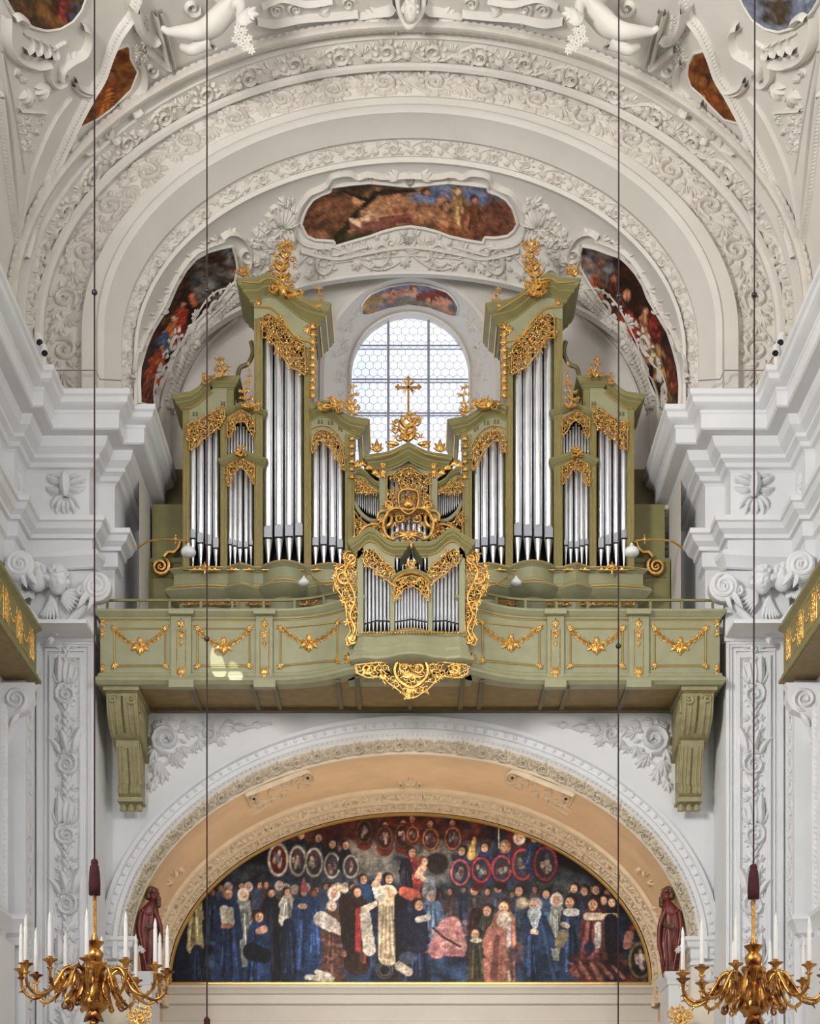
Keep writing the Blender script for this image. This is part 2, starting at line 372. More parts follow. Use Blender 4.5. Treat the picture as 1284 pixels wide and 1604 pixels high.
# painter
class Canvas:
    def __init__(s, w, h, col, x0=0., y0=0., sc_=1.0):
        s.a = np.ones((h, w, 3))*np.array(col)/255.; s.w = w; s.h = h; s.x0 = x0; s.y0 = y0; s.s = sc_
    def blob(s, x, y, rx, ry, col, ang=0., soft=.3, op=1.):
        x = (x-s.x0)*s.s; y = (y-s.y0)*s.s; rx *= s.s; ry *= s.s; R = max(rx, ry)*1.5+2
        x0, x1 = int(max(0, x-R)), min(s.w, int(x+R)+1); y0, y1 = int(max(0, y-R)), min(s.h, int(y+R)+1)
        if x1 <= x0 or y1 <= y0: return
        Y, X = np.mgrid[y0:y1, x0:x1]; X = X-x; Y = Y-y; ca, sa = math.cos(ang), math.sin(ang)
        d = np.sqrt(((X*ca+Y*sa)/max(rx, .3))**2+((-X*sa+Y*ca)/max(ry, .3))**2)
        m = np.clip((1-d)/soft+.5, 0, 1)[..., None]*op
        s.a[y0:y1, x0:x1] = s.a[y0:y1, x0:x1]*(1-m)+m*np.array(col)/255.
    def cap(s, xa, ya, xb, yb, ra, rb, col, op=1., soft=1.2):
        xa = (xa-s.x0)*s.s; xb = (xb-s.x0)*s.s; ya = (ya-s.y0)*s.s; yb = (yb-s.y0)*s.s; ra *= s.s; rb *= s.s; R = max(ra, rb)+3
        x0, x1 = int(max(0, min(xa, xb)-R)), min(s.w, int(max(xa, xb)+R)+1); y0, y1 = int(max(0, min(ya, yb)-R)), min(s.h, int(max(ya, yb)+R)+1)
        if x1 <= x0 or y1 <= y0: return
        Y, X = np.mgrid[y0:y1, x0:x1]; dx, dy = xb-xa, yb-ya
        t = np.clip(((X-xa)*dx+(Y-ya)*dy)/(dx*dx+dy*dy+1e-6), 0, 1); d = np.hypot(X-xa-t*dx, Y-ya-t*dy)-(ra+(rb-ra)*t)
        m = np.clip(.5-d/soft, 0, 1)[..., None]*op
        s.a[y0:y1, x0:x1] = s.a[y0:y1, x0:x1]*(1-m)+m*np.array(col)/255.
    def robe(s, x, y, w, h, col, lean=0, seed=0, folds=6):
        rnd = random.Random(seed)
        s.cap(x, y+w*.25, x+lean, y+h, w*.30, w*.5, col)
        s.cap(x-w*.2, y+w*.3, x-w*.38+lean, y+h*.45, w*.16, w*.12, col); s.cap(x+w*.2, y+w*.3, x+w*.38+lean, y+h*.45, w*.16, w*.12, col)
        for i in range(folds):
            f = rnd.uniform(-.42, .42); g = rnd.choice((.45, .6, 1.35, 1.7, 1.9)); c = [min(255, q*g+(8 if g > 1 else 0)) for q in col]
            s.cap(x+f*w*.5, y+h*rnd.uniform(.15, .4), x+f*w+lean+rnd.uniform(-2, 2), y+h*rnd.uniform(.75, 1), w*.03, w*.055, c, .75)
    def head(s, x, y, r, skin=(196, 140, 104), hair=(50, 32, 24), veil=None, d=1):
        if veil: s.blob(x, y+r*.1, r*1.35, r*1.55, veil, soft=.2)
        else: s.blob(x-d*r*.25, y-r*.25, r*1.15, r*1.2, hair, soft=.3)
        s.blob(x+d*r*.1, y+r*.1, r*.78, r*.98, skin, soft=.25)
        s.blob(x+d*r*.35, y+r*.0, r*.35, r*.6, [min(255, c*1.2) for c in skin], soft=.8, op=.7)
        for q in (-.28, .35): s.blob(x+d*r*.15+q*r, y-r*.05, r*.14, r*.1, (50, 28, 22), op=.85)
        s.blob(x+d*r*.2, y+r*.55, r*.26, r*.09, (130, 50, 42), op=.8); s.cap(x+d*r*.2, y-r*.05, x+d*r*.28, y+r*.28, r*.05, r*.09, (150, 95, 70), .6)
    def noise(s, amp, seed=0, sizes=(40, 16, 6)):
        rs = np.random.RandomState(seed)
        for sz in sizes:
            gh, gw = s.h//sz+3, s.w//sz+3; g = rs.rand(gh, gw)
            yy = np.arange(s.h)/sz; xx = np.arange(s.w)/sz; iy = yy.astype(int); ix = xx.astype(int); fy = (yy-iy)[:, None]; fx = (xx-ix)[None]
            n = g[iy][:, ix]*(1-fy)*(1-fx)+g[iy+1][:, ix]*fy*(1-fx)+g[iy][:, ix+1]*(1-fy)*fx+g[iy+1][:, ix+1]*fy*fx
            s.a *= (1+amp*(n-.5)*2)[..., None]
    def sample(s, px, py):
        i = np.clip(((py-s.y0)*s.s).astype(int), 0, s.h-1); j = np.clip(((px-s.x0)*s.s).astype(int), 0, s.w-1)
        return np.clip(s.a[i, j], 0, 1)
def paint_mesh(name, mat_, P, faces, px, py, canvas, parent=None, gain=1.0):
    me = bpy.data.meshes.new(name); o = bpy.data.objects.new(name, me); C.objects.link(o)
    Q = np.array(P); 
    if parent is not None: o.parent = parent; Q = Q-ORG.get(parent, V(0, 0, 0))
    me.from_pydata([tuple(v) for v in Q], [], faces); me.update()
    c = canvas.sample(np.asarray(px), np.asarray(py)); c = c if mat_ == 'canvas_paint' else c*.80+c.mean(1, keepdims=True)*.20; c = np.where(c <= .04045, c/12.92, ((c+.055)/1.055)**2.4)*gain
    at_ = me.color_attributes.new('paint', 'FLOAT_COLOR', 'POINT')
    at_.data.foreach_set('color', np.concatenate([c, np.ones((len(c), 1))], 1).astype(np.float32).ravel())
    me.materials.append(M[mat_]); return o
# ------------------------------------------------------------------ structure
CZ = 13.28; ZS = 14.68
TN = [0]
def trim(mb, m, **k):
    TN[0] += 1; return st(mb.build('trim_%d' % TN[0], m, **k))
def sd_(q): return 'left' if q > 0 else 'right'
class Ring:                                          # a stilted elliptical arch line at one depth
    def __init__(s, R, b, Y, zc, zb, n=96):
        t = np.linspace(PI, 0, n); x = R*np.cos(t); z = zc+b*np.sin(t)
        m = 8; zz = np.linspace(zb, zc, m, endpoint=False)
        X = np.r_[np.full(m, -R), x, np.full(m, R)]; Z = np.r_[zz, z, zz[::-1]]
        s.p = np.stack([X, np.full(len(X), Y), Z+EYE], 1)
    def ev(s, q):                                    # q in 0..1 along the parameter
        i = np.clip(np.asarray(q), 0, 1)*(len(s.p)-1); a = np.floor(i).astype(int); b = np.minimum(a+1, len(s.p)-1); f = (i-a)[:, None]
        return s.p[a]*(1-f)+s.p[b]*f
def ring_px(a, top, D, zc, zb): return Ring(a*D/F, (HY-top)*D/F-zc, D-CD, zc, zb)
def loft(mb, rings): mb.grid([r.p for r in rings])
def bandmap(r1, r2, L0=None):
    mid = (r1.p+r2.p)/2; d = np.r_[0, np.cumsum(np.linalg.norm(np.diff(mid, axis=0), axis=1))]
    q = np.linspace(0, 1, len(d)); H = np.median(np.linalg.norm(r1.p-r2.p, axis=1))
    def f(u, v):
        s = np.interp(u, d, q); A = r1.ev(s); B = r2.ev(s); P = A+(B-A)*(np.clip(v, -.05*H, 1.05*H)/H)[:, None]
        e = 1e-3; A2 = r1.ev(np.clip(s+e, 0, 1)); A1 = r1.ev(np.clip(s-e, 0, 1)); N = np.cross(A2-A1, B-A)
        N /= np.linalg.norm(N, axis=1, keepdims=True)+1e-9
        sg = np.sign(((CAMP+V(0, 0, 8)-P)*N).sum(1)); sg[sg == 0] = 1
        return P, N*sg[:, None]
    return f, d[-1], H
# --- great arch of the niche: stepped rings from the nave side inwards
ZB = CZ-.1
def nr(a, top, D): return ring_px(a, top, D, ZS, ZB)
E = dict(g0=nr(632, 30, 26.35), g1=nr(622, 48, 26.45), g2=nr(616, 51, 26.6), p1=nr(602, 60, 26.60), b1o=nr(601, 62, 26.66), b1i=nr(590, 96, 27.06),
         m1=nr(588, 98, 27.0), m2=nr(580, 104, 27.0), m3=nr(574, 110, 27.06), b2o=nr(572, 112, 27.20), b2i=nr(516, 150, 27.20), m4=nr(514, 152, 27.03), m5=nr(492, 162, 27.0),
         m6=nr(489, 164, 26.96), c0=nr(485, 168, 27.0), c1=nr(479, 176, 27.05), c2=nr(473, 184, 27.16), w1=nr(462, 200, 27.35), w2=nr(452, 216, 27.52),
         b3o=nr(451, 218, 27.62), b3i=nr(433, 244, 27.80), f1=nr(432, 246, 27.68), f2=nr(427, 254, 27.72), f3=nr(424, 257, 27.85))
mb = MB(); loft(mb, [E[k] for k in ('g0', 'g1', 'g2', 'p1', 'b1o', 'b1i', 'm1', 'm2', 'm3', 'b2o', 'b2i', 'm4', 'm5', 'm6', 'c0', 'c1', 'c2', 'w1', 'w2', 'b3o', 'b3i', 'f1', 'f2', 'f3')])
arch = trim(mb, 'stucco', ang=25)
for (o, i, sd) in (('b1o', 'b1i', 3), ('b2o', 'b2i', 5), ('b3o', 'b3i', 8)):
    f, L, H = bandmap(E[o], E[i]); mb = MB()
    n = {'b1o': 26, 'b2o': 22, 'b3o': 28}[o]
    mb.relief(rinceau(L, H, n, sd, lw=1.1), f, 1.15, flat=2.2); trim(mb, 'stucco_relief', ang=60)
# laurel rope on the outer edge
f, L, H = bandmap(E['g0'], E['g1']); mb = MB()
def f0(u, v, f=f, H=H):
    P, N = f(u, np.full(len(u), H*.5)); P2_, _n = f(u+1e-2, np.full(len(u), H*.5)); T = P2_-P; T /= np.linalg.norm(T, axis=1, keepdims=True)+1e-9
    return P+np.cross(T, N)*(v-H*.4)[:, None], N
mb.relief(laurel([(q, H*.4) for q in np.linspace(0, L, 80)], .13, .21, w=.22, rope=.36), lambda u, v: (lambda r: (r[0]+r[1]*.03, r[1]))((lambda u, v: f0(u, v))(u, v)), 1.0, flat=1.6); trim(mb, 'stucco_relief', ang=60)
# --- nave vault
vr = [Ring(6.42, 4.63, y, ZS, CZ-.1) for y in np.linspace(-1.6, -9.5, 9)]
mb = MB(); loft(mb, vr); nave = st(mb.build('ceiling', 'stucco', ang=180)); nave.name = 'ceiling'
# --- fresco bay behind the great arch
k5 = 29.5
A0 = E['f3']; A1 = ring_px(398, 424, 29.5, ZS, 9.0)
def mixr(t):
    r = Ring(1, 1, 0, ZS, ZB); bulge = .16*math.sin(PI*t)
    a = 424*27.85/F; b = (HY-257)*27.85/F-ZS; a1 = 398*29.5/F; b1 = (HY-424)*29.5/F-ZS
    return Ring(a+(a1-a)*t, b+(b1-b)*(t**1.15)+bulge, A0.p[0][1]+(1.5-A0.p[0][1])*t, ZS, 9.0)
bay = [mixr(t) for t in np.linspace(0, 1, 12)]
mb = MB(); loft(mb, bay); bayo = st(mb.build('ceiling', 'stucco', ang=180)); bayo.name = 'ceiling_vault_bay'
lip = [Ring(398*29.5/F, (HY-424)*29.5/F-ZS, 1.5, ZS, 9.0), Ring(4.45, 2.37, 1.44, ZS, 9.0), Ring(4.38, 2.33, 1.46, ZS, 9.0), Ring(4.37, 2.40, 1.7, ZS, 9.0)]
mb = MB(); loft(mb, lip); lipo = trim(mb, 'stucco', ang=30)
f, L, H = bandmap(bay[8], bay[11]); mb = MB(); mb.relief(rinceau(L, H, 22, 11, lw=1.1), f, 1.15, flat=2.0); trim(mb, 'stucco_relief', ang=60)
# --- rear wall with the window reveal
RO = Ring(1.56, 1.72, 2.2, 15.62, 9.0); RI = Ring(1.164, 1.17, 3.2, 16.14, 9.0)
mb = MB(); loft(mb, [Ring(4.37, 2.40, 1.7, ZS, 9.0), Ring(4.36, 2.95, 2.15, ZS, 9.0), Ring(4.36, 2.95, 2.2, ZS, 9.0), Ring(1.66, 1.80, 2.2, 15.62, 9.0)]); wr = st(mb.build('wall_rear_upper', 'stucco', ang=30))
mb = MB(); loft(mb, [Ring(1.66, 1.80, 2.2, 15.62, 9.0), Ring(1.64, 1.78, 2.14, 15.62, 9.0), Ring(1.56, 1.71, 2.14, 15.62, 9.0), RO, RI, Ring(1.13, 1.14, 3.16, 16.14, 9.0), Ring(1.10, 1.11, 3.16, 16.14, 9.0), Ring(1.10, 1.11, 3.4, 16.14, 9.0)]); trim(mb, 'stucco', ang=30)
# window
m = bpy.data.materials.new('window_glass'); m.use_nodes = True; t = m.node_tree; b = t.nodes['Principled BSDF']
b.inputs['Base Color'].default_value = (.7, .75, .85, 1); b.inputs['Roughness'].default_value = .3
b.inputs['Emission Color'].default_value = (.80, .86, 1.0, 1); b.inputs['Emission Strength'].default_value = .66; M['window_glass'] = m
win = bpy.data.objects.new('window_1', None); C.objects.link(win); win.location = (0, 3.3, EYE+9.2); ORG[win] = V(0, 3.3, EYE+9.2); st(win)
mb = MB(); r = Ring(1.12, 1.13, 3.36, 16.14, 9.2); mb.add(r.p, [tuple(range(len(r.p)))]); mb.build('pane', 'window_glass', win, smooth=False)
mb = MB()
k = K(3.3)
def inwin(x, y): 
    X = (x-CX)*k; Z = (HY-y)*k
    return abs(X) < 1.1 and (Z < 16.14 or (X*X+((Z-16.14)/1.01)**2) < 1.21)
for x in (608, 671):                                # upright bars
    ys = [y for y in range(480, 720) if inwin(x, y)]; a = at(x, max(ys), 3.3); b_ = at(x, min(ys), 3.3); mb.tube([a, b_], .022, 6)
for y in (541, 547, 594, 599, 647, 651):
    xs = [x for x in range(530, 760) if inwin(x, y)]; mb.tube([at(min(xs), y, 3.3), at(max(xs), y, 3.3)], .016 if y in (541, 594, 647) else .011, 6)
mb.build('glazing_bar', 'lead', win)
mb = MB()                                            # hexagonal leading
hs = 7.2; row = 0; y = 486
while y < 720:
    x = 535+(hs*.866 if row % 2 else 0)
    while x < 745:
        pts = [(x, y-hs*.5), (x+hs*.866, y-hs), (x+hs*.866*2, y-hs*.5)]
        for (p, q) in ((pts[0], pts[1]), (pts[1], pts[2]), ((x, y-hs*.5), (x, y+hs*.5))):
            if inwin(*p) and inwin(*q): mb.tube([at(p[0], p[1], 3.33), at(q[0], q[1], 3.33)], .0042, 3)
        x += hs*1.732
    y += hs*1.5; row += 1
mb.build('leading', 'lead', win)
# relief and small fresco in the window arch
mb = MB(); mpw = None
ro2 = MB(); loft(ro2, [RO, RI]); _o = ro2.build('tmp', 'stucco'); bv = bvh_of(_o); bpy.data.objects.remove(_o)
bmw = bvhmap(bv)
for s in (-1, 1):
    X = lambda x: 642+s*(x-642)
    stx = []
    for (x, y, a, L_) in ((530, 600, -1.5, 26), (534, 575, -1.2, 24), (528, 560, -1.8, 24), (536, 540, -1.1, 24), (534, 520, -1.3, 26), (545, 505, -.9, 22), (552, 492, -.8, 20), (532, 625, -1.4, 24)):
        stx += fan(x, y, a, L_*.8, 4, 2.0, .12)
    stx += [spiral(533, 585, 9, 1.4, 0, 1, .2), spiral(538, 545, 9, 1.4, 2, -1, .2), spiral(548, 512, 8, 1.4, 1, 1, .2), spiral(530, 640, 9, 1.4, 1, 1, .2)]
    mb.relief([((np.stack([642+s*(q[0][:, 0]-642), q[0][:, 1]], 1)),)+tuple(q[1:]) for q in stx], bmw, K(2.7), 1.0)
trim(mb, 'stucco_relief', ang=60)
# --- piers: lower wall line, upper wall line, entablature, per side
prof = [(0, 13.26), (.785, 13.28), (.785, 13.20), (.745, 13.17), (.73, 13.10), (.67, 13.05), (.60, 13.03), (.60, 12.99), (.58, 12.97), (.58, 12.76), (.55, 12.74), (.36, 12.74), (.35, 12.70), (.31, 12.60), (.22, 12.53), (.20, 12.52), (.20, 12.46), (.12, 12.42), (.09, 12.36), (.03, 12.34), (0, 12.30)]
arcp = [(0, 11.52), (.30, 11.50), (.30, 11.42), (.26, 11.40), (.22, 11.32), (.13, 11.26), (.12, 11.20), (.06, 11.19), (.06, 10.96), (.03, 10.94), (0, 10.92)]
def zp(pr): return [(d, z+EYE) for d, z in pr]
for SIDE in (-1, 1):
    sd = 'right' if SIDE < 0 else 'left'
    up = [(-6.395, -14), (-6.395, -1.815), (-6.235, -1.815), (-6.235, -1.095), (-5.195, -1.095), (-5.195, -.605), (-4.87, -.605), (-4.87, 1.25)]
    pathU = [(x, y, 0) for x, y in up]
    mb = MB(); sweep(mb, [(x, y, 0) for x, y in up[:-1]]+[(-4.87, 2.2, 0)], [(0, EYE+13.2), (0, EYE+9.64)], cap=False); mb.build('wall_upper_'+sd, 'stucco_cool', smooth=False)['kind'] = 'structure'
    lo = [(-6.395, -14), (-6.395, -1.815), (-6.10, -1.815), (-6.10, -1.095), (-5.12, -1.095), (-5.12, .0)]
    mb = MB(); sweep(mb, [(x, y, 0) for x, y in lo], [(0, EYE+9.64), (0, 0)], cap=False); mb.build('wall_'+sd, 'stucco_cool', smooth=False)['kind'] = 'structure'
    mb = MB(); sweep(mb, pathU, zp(prof)); trim(mb, 'stucco_cool', ang=25)
    mb = MB(); sweep(mb, pathU[:-1]+[(-4.87, -.2, 0)], zp(arcp)); trim(mb, 'stucco_cool', ang=25)
    # ledge above the cornice: little plinth and wires
    mb = MB(); mb.box(-6.3, -4.72, -1.0, .1, EYE+13.1, EYE+13.5); trim(mb, 'stucco', smooth=False)
    # stucco panels of the frieze: mask with leaves
    mb = MB(); px0 = 103; y0 = 772; Yf = -1.095; fm = pm(Yf-.005)
    s_ = []
    for q in (-1, 1):
        s_ += [leaf(px0+q*5, y0-14, -PI/2+q*1.5, 34, -q*.8, .15), leaf(px0+q*6, y0-4, -PI/2+q*1.9, 32, -q*1.0, .15), leaf(px0+q*6, y0-22, -PI/2+q*1.0, 26, q*1.2, .16), leaf(px0+q*5, y0+6, PI/2-q*1.2, 32, q*.9, .15), leaf(px0+q*4, y0+10, PI/2-q*.7, 32, q*.6, .15), leaf(px0+q*2, y0+12, PI/2-q*.25, 26, q*.4, .16),
               spiral(px0+q*24, y0-22, 8, 1.3, 0, q, .22), spiral(px0+q*20, y0-2, 7, 1.3, 0, -q, .22)]
    s_ += [(np.array([[px0, y0-32], [px0, y0-20], [px0, y0-5], [px0, y0+8]]), np.array([3, 8, 9, 3.]), 1.2)]
    for q in (-3, 3): s_.append((np.array([[px0+q-1.5, y0-14], [px0+q, y0-14.5], [px0+q+1.5, y0-14]]), np.array([.3, 1.6, .3]), 5))
    mb.relief(s_, fm, K(Yf), 2.2); trim(mb, 'stucco_relief_cool', ang=60)
    mb = MB(); fm2 = framemap((-6.235+.005, -1.45, EYE+11.9), (0, -.012, 0), (0, 0, .012), (1, 0, 0))
    mb.relief(fan(0, 0, PI/2, 26, 6, 2.4)+fan(0, 0, -PI/2, 24, 5, 1.8)+rosette(0, 0, 10), fm2, .012, 1.2); trim(mb, 'stucco_relief_cool', ang=60)
    # framed relief panel on the lower pier
    def frame(mb, x0, x1, y0, y1, w_, Y, d, only=''):
        mb.pbox(x0, x0+w_, y0, y1, Y-d, Y+.02); mb.pbox(x1-w_, x1, y0, y1, Y-d, Y+.02); mb.pbox(x0+w_, x1-w_, y0, y0+w_, Y-d, Y+.02)
    mb = MB(); Y = -1.095
    frame(mb, 57, 147, 1004, 1700, 5, Y, .07); frame(mb, 62, 142, 1009, 1700, 4, Y, .045); frame(mb, 70, 134, 1017, 1700, 3, Y, .03); frame(mb, 77, 131, 1024, 1700, 6, Y, .055); frame(mb, 83, 125, 1030, 1700, 2, Y, .03)
    mb.pbox(54, 150, 996, 1004, Y-.10, Y+.02); mb.box(-6.41, -5.1, -1.84, .0, EYE+9.60, EYE+9.66)
    trim(mb, 'stucco_cool', smooth=False)
    mb = MB(); rn = rinceau_long(660, 38, 6, 5 if SIDE > 0 else 9)
    rn = [((np.stack([85+s[0][:, 1], 1033+s[0][:, 0]], 1)),)+tuple(s[1:]) for s in rn]
    mb.relief(rn, pm(Y-.003), K(Y)*1.3, 2.0); trim(mb, 'stucco_relief_cool', ang=60)
    # slim relief strip on the pier flank
    mb = MB(); rn = rinceau(6.9, .38, 20, 7, sym=False, lw=1.1); mb.relief([((np.stack([s[0][:, 1]-.19, s[0][:, 0]], 1)),)+tuple(s[1:]) for s in rn], framemap((-6.10, -1.45, 3.0+.0), (0, -1, 0), (0, 0, 1), (1, 0, 0)), 1.0, 1.2); trim(mb, 'stucco_relief_cool', ang=60)
    mb = MB(); mb.box(-6.42, -6.05, -1.86, -1.72, 0, EYE+9.0); mb.box(-6.2, -6.07, -1.2, -1.09, 0, EYE+9.6); trim(mb, 'stucco_cool', smooth=False)
    # side arcade arch on the nave wall: stepped jamb mouldings
    mb = MB()
    for (dx, y0_, y1_) in ((.10, -2.35, -2.15), (.06, -2.6, -2.38)): mb.box(-6.42, -6.395+dx, y0_, y1_, 0, EYE+8.2)
    trim(mb, 'stucco_cool', smooth=False)
    mb = MB(); sweep(mb, [(-6.395, -4, 0), (-6.395, -1.95, 0), (-6.15, -1.95, 0), (-6.15, -1.80, 0)], [(0, EYE+4.95), (.20, EYE+4.95), (.20, EYE+4.88), (.14, EYE+4.80), (.10, EYE+4.68), (.03, EYE+4.62), (.02, EYE+4.5), (0, EYE+4.5)]); trim(mb, 'stucco_cool', ang=30)
    mb = MB(); mb.box(-6.42, -6.2, -3.5, -1.95, 0, EYE+4.5); trim(mb, 'stucco_cool', smooth=False)
    # bead-and-leaf strip climbing the jamb
    mb = MB(); mb.relief(laurel([(0, 0), (0, 3.2)], .09, .13, .25, .3), framemap((-6.29, -2.25, EYE+4.9), (0, 1, 0), (0, 0, 1), (1, 0, 0)), 1.0, 1.2); trim(mb, 'stucco_relief_cool', ang=60)
    # impost of the low arch
    ip = [(0, 4.97), (.15, 4.97), (.15, 4.91), (.12, 4.88), (.10, 4.80), (.05, 4.76), (.05, 4.62), (.02, 4.58), (.06, 4.54), (.06, 4.50), (0, 4.48)]
    mb = MB(); sweep(mb, [(-5.3, 0, 0), (-4.77, 0, 0), (-4.77, .22, 0)], zp(ip)); trim(mb, 'stucco_cool', ang=30)
    mb = MB(); mb.box(-5.3, -4.74, 0, 3.9, 0, EYE+4.9); trim(mb, 'cream', smooth=False)
    mb = MB(); sweep(mb, [(-4.9, .26, 0), (-4.40, .26, 0), (-4.40, 1.2, 0)], zp([(0, 4.43), (.07, 4.43), (.07, 4.37), (.03, 4.30), (.02, 4.22), (0, 4.2), (0, 0)]), cap=False); mb.box(-4.8, -4.38, .26, 1.2, EYE+4.3, EYE+4.43); trim(mb, 'stucco_cool', ang=30)
    mb = MB(); s_ = []
    for x in (158, 172, 187): s_ += fan(x, 1538, -PI/2, 24, 5, 1.7, .15)
    mb.relief(s_, pm(-.01), K(0), 1.3); trim(mb, 'stucco_relief_cool', ang=60)
SIDE = 1
# --- wall with the low arch, under the gallery
ZL = 4.77
mb = MB(); t = np.linspace(PI, 0, 97); Ra = 453*28/F; ba = (HY-1156)*28/F-ZL
low = np.stack([Ra*np.cos(t), np.full(97, 0.), EYE+ZL+ba*np.sin(t)], 1); hi = low.copy(); hi[:, 2] = EYE+9.3
mb.grid([hi, low]); mb.add([V(-5.3, 0, EYE+9.3), V(-Ra, 0, EYE+9.3), V(-Ra, 0, EYE+4.5), V(-5.3, 0, EYE+4.5)], [(0, 1, 2, 3)]); mb.add([V(5.3, 0, EYE+9.3), V(Ra, 0, EYE+9.3), V(Ra, 0, EYE+4.5), V(5.3, 0, EYE+4.5)], [(0, 1, 2, 3)])
mb.box(-4.9, 4.9, 0.02, 2.2, EYE+8.62, EYE+8.72); st(mb.build('wall_front_arch', 'stucco_cool', smooth=False))
def lr(a, top, Y): return ring_px(a, top, CD+Y, ZL, 4.6)
L_ = [lr(487, 1121, .0), lr(487, 1121, -.12), lr(481, 1127, -.13), lr(478, 1131, -.07), lr(468, 1140, -.07), lr(466, 1142, -.13), lr(459, 1148, -.13), lr(456, 1153, -.06), lr(453, 1157, -.03), lr(440, 1177, .22), lr(438, 1180, .20), lr(436, 1182, .24)]
mb = MB(); loft(mb, L_[:9]); trim(mb, 'stucco_cool', ang=25)
mb = MB(); loft(mb, L_[8:]); trim(mb, 'cream', ang=25)
f, L, H = bandmap(L_[8], L_[9]); mb = MB(); mb.relief(rinceau(L, H, 38, 21, lw=1.1), f, 1.1, 1.8); trim(mb, 'cream_relief', ang=60)
f, L, H = bandmap(L_[3], L_[4]); mb = MB()
s_ = []
for q in np.arange(.1, L, .17): s_.append(leaf(q, 0, PI/2, H*1.0, .0, .32, 6))
mb.relief(s_, f, 1.0, .9); 
f, L, H = bandmap(L_[6], L_[7])
s_ = [(np.array([[q, H*.1], [q, H*.5], [q, H*.9]]), np.array([.006, .018, .006]), 1) for q in np.arange(.05, L, .085)]
mb.relief(s_, f, 1.0, 1.0); trim(mb, 'stucco_relief_cool', ang=60)
RS = 436*28.24/F; BS = (HY-1182)*28.24/F-ZL
mb = MB(); sof = [Ring(RS, BS, y, ZL, 4.0) for y in (.24, .5, 1.0, 1.8, 2.6, 3.2, 3.75)]; loft(mb, sof); sofo = trim(mb, 'ochre_plaster', ang=180)
# raised frames and rims on the soffit
mb = MB()
loft(mb, [Ring(RS-.0, BS-.0, 2.35, ZL, 4.3), Ring(RS-.06, BS-.06, 2.38, ZL, 4.3), Ring(RS-.07, BS-.07, 2.5, ZL, 4.3), Ring(RS-.03, BS-.03, 2.56, ZL, 4.3), Ring(RS-.03, BS-.03, 3.1, ZL, 4.3), Ring(RS-.08, BS-.08, 3.14, ZL, 4.3), Ring(RS-.08, BS-.08, 3.62, ZL, 4.3), Ring(RS-.13, BS-.13, 3.66, ZL, 4.3), Ring(RS-.13, BS-.13, 3.72, ZL, 4.3)])
trim(mb, 'ochre_relief', ang=30)
mb = MB(); f, L, H = bandmap(Ring(RS-.035, BS-.035, 2.62, ZL, 4.3), Ring(RS-.035, BS-.035, 3.05, ZL, 4.3)); mb.relief(rinceau(L, H, 18, 31, lw=1.0), f, 1.1, 1.8)
f, L, H = bandmap(Ring(RS-.085, BS-.085, 3.2, ZL, 4.3), Ring(RS-.085, BS-.085, 3.58, ZL, 4.3)); mb.relief(rinceau(L, H, 30, 33, lw=1.0), f, 1.1, 1.8)
trim(mb, 'ochre_relief', ang=60)
bvs = bvh_of(sofo); bms = bvhmap(bvs)
for SIDE in (1, -1):
    mb = MB(); s_ = []
    # strapwork cartouche with scrolls on the soffit
    s_ += [(smooth([(392, 1262), (384, 1238), (398, 1222), (440, 1206), (482, 1206), (490, 1220), (476, 1232)], 24), np.full(24, 1.9), 1.3), (smooth([(404, 1264), (400, 1246), (412, 1234), (446, 1218), (476, 1216)], 20), np.full(20, 1.4), 1.2),
           spiral(482, 1216, 9, 1.4, 0, 1, .25), spiral(396, 1250, 9, 1.4, 2, -1, .25)]
    for (x, y, a) in ((420, 1238, .3), (440, 1228, -.4), (430, 1246, 2.4), (456, 1224, .2), (412, 1252, 1.8), (468, 1228, .5), (398, 1232, -2.2), (444, 1238, 1.4)): s_ += fan(x, y, a, 17, 4, 2.0, .15)
    s_ += [(np.array([[388, 1268], [420, 1250]]), np.array([1.5, 1.5]), 1.), (np.array([[394, 1275], [425, 1256]]), np.array([1.3, 1.3]), 1.)]
    for (x, y, a) in ((272, 1372, -1.2), (280, 1362, .4), (268, 1380, 2.2), (262, 1420, 1.6), (258, 1432, 1.8)): s_ += fan(x, y, a, 13, 4, 1.8, .17)
    mb.relief(s_, bms, K(1.8)*1.2, 1.8)
    if SIDE > 0:
        mb.relief(fan(642, 1228, -PI/2, 15, 7, 2.6, .16)+[spiral(628, 1228, 7, 1.3, 0, 1, .25), spiral(656, 1228, 7, 1.3, PI, -1, .25)], bms, K(1.8)*1.2, 1.8)
    trim(mb, 'ochre_relief', ang=60)
    # gilded capital of a dark altar column below the impost
    t = thing('altar_column', 'dark column top with gilded leaf capital cut by the lower edge, '+sd_(SIDE)+' side', 'column', (-4.62, .1, 0))
    mb = MB(); c = at(219, 1604, -.25); mb.lathe((c[0], c[1], 0), [(.2, 0), (.2, 4.6), (.18, 4.85), (0, 4.85)], n=20); mb.build('shaft', 'statue_brown', t, ang=40)
    mb = MB(); mb.relief(finial(219, 1606, 44, 30, 3)+[spiral(206, 1588, 8, 1.4, 0, 1, .25), spiral(232, 1588, 8, 1.4, PI, -1, .25)]+fan(219, 1596, -PI/2, 16, 6, 2.2, .2), pm(-.46), K(-.46), 1.4, full=True); mb.build('gilded_leaf', 'gold', t, ang=60)
SIDE = 1
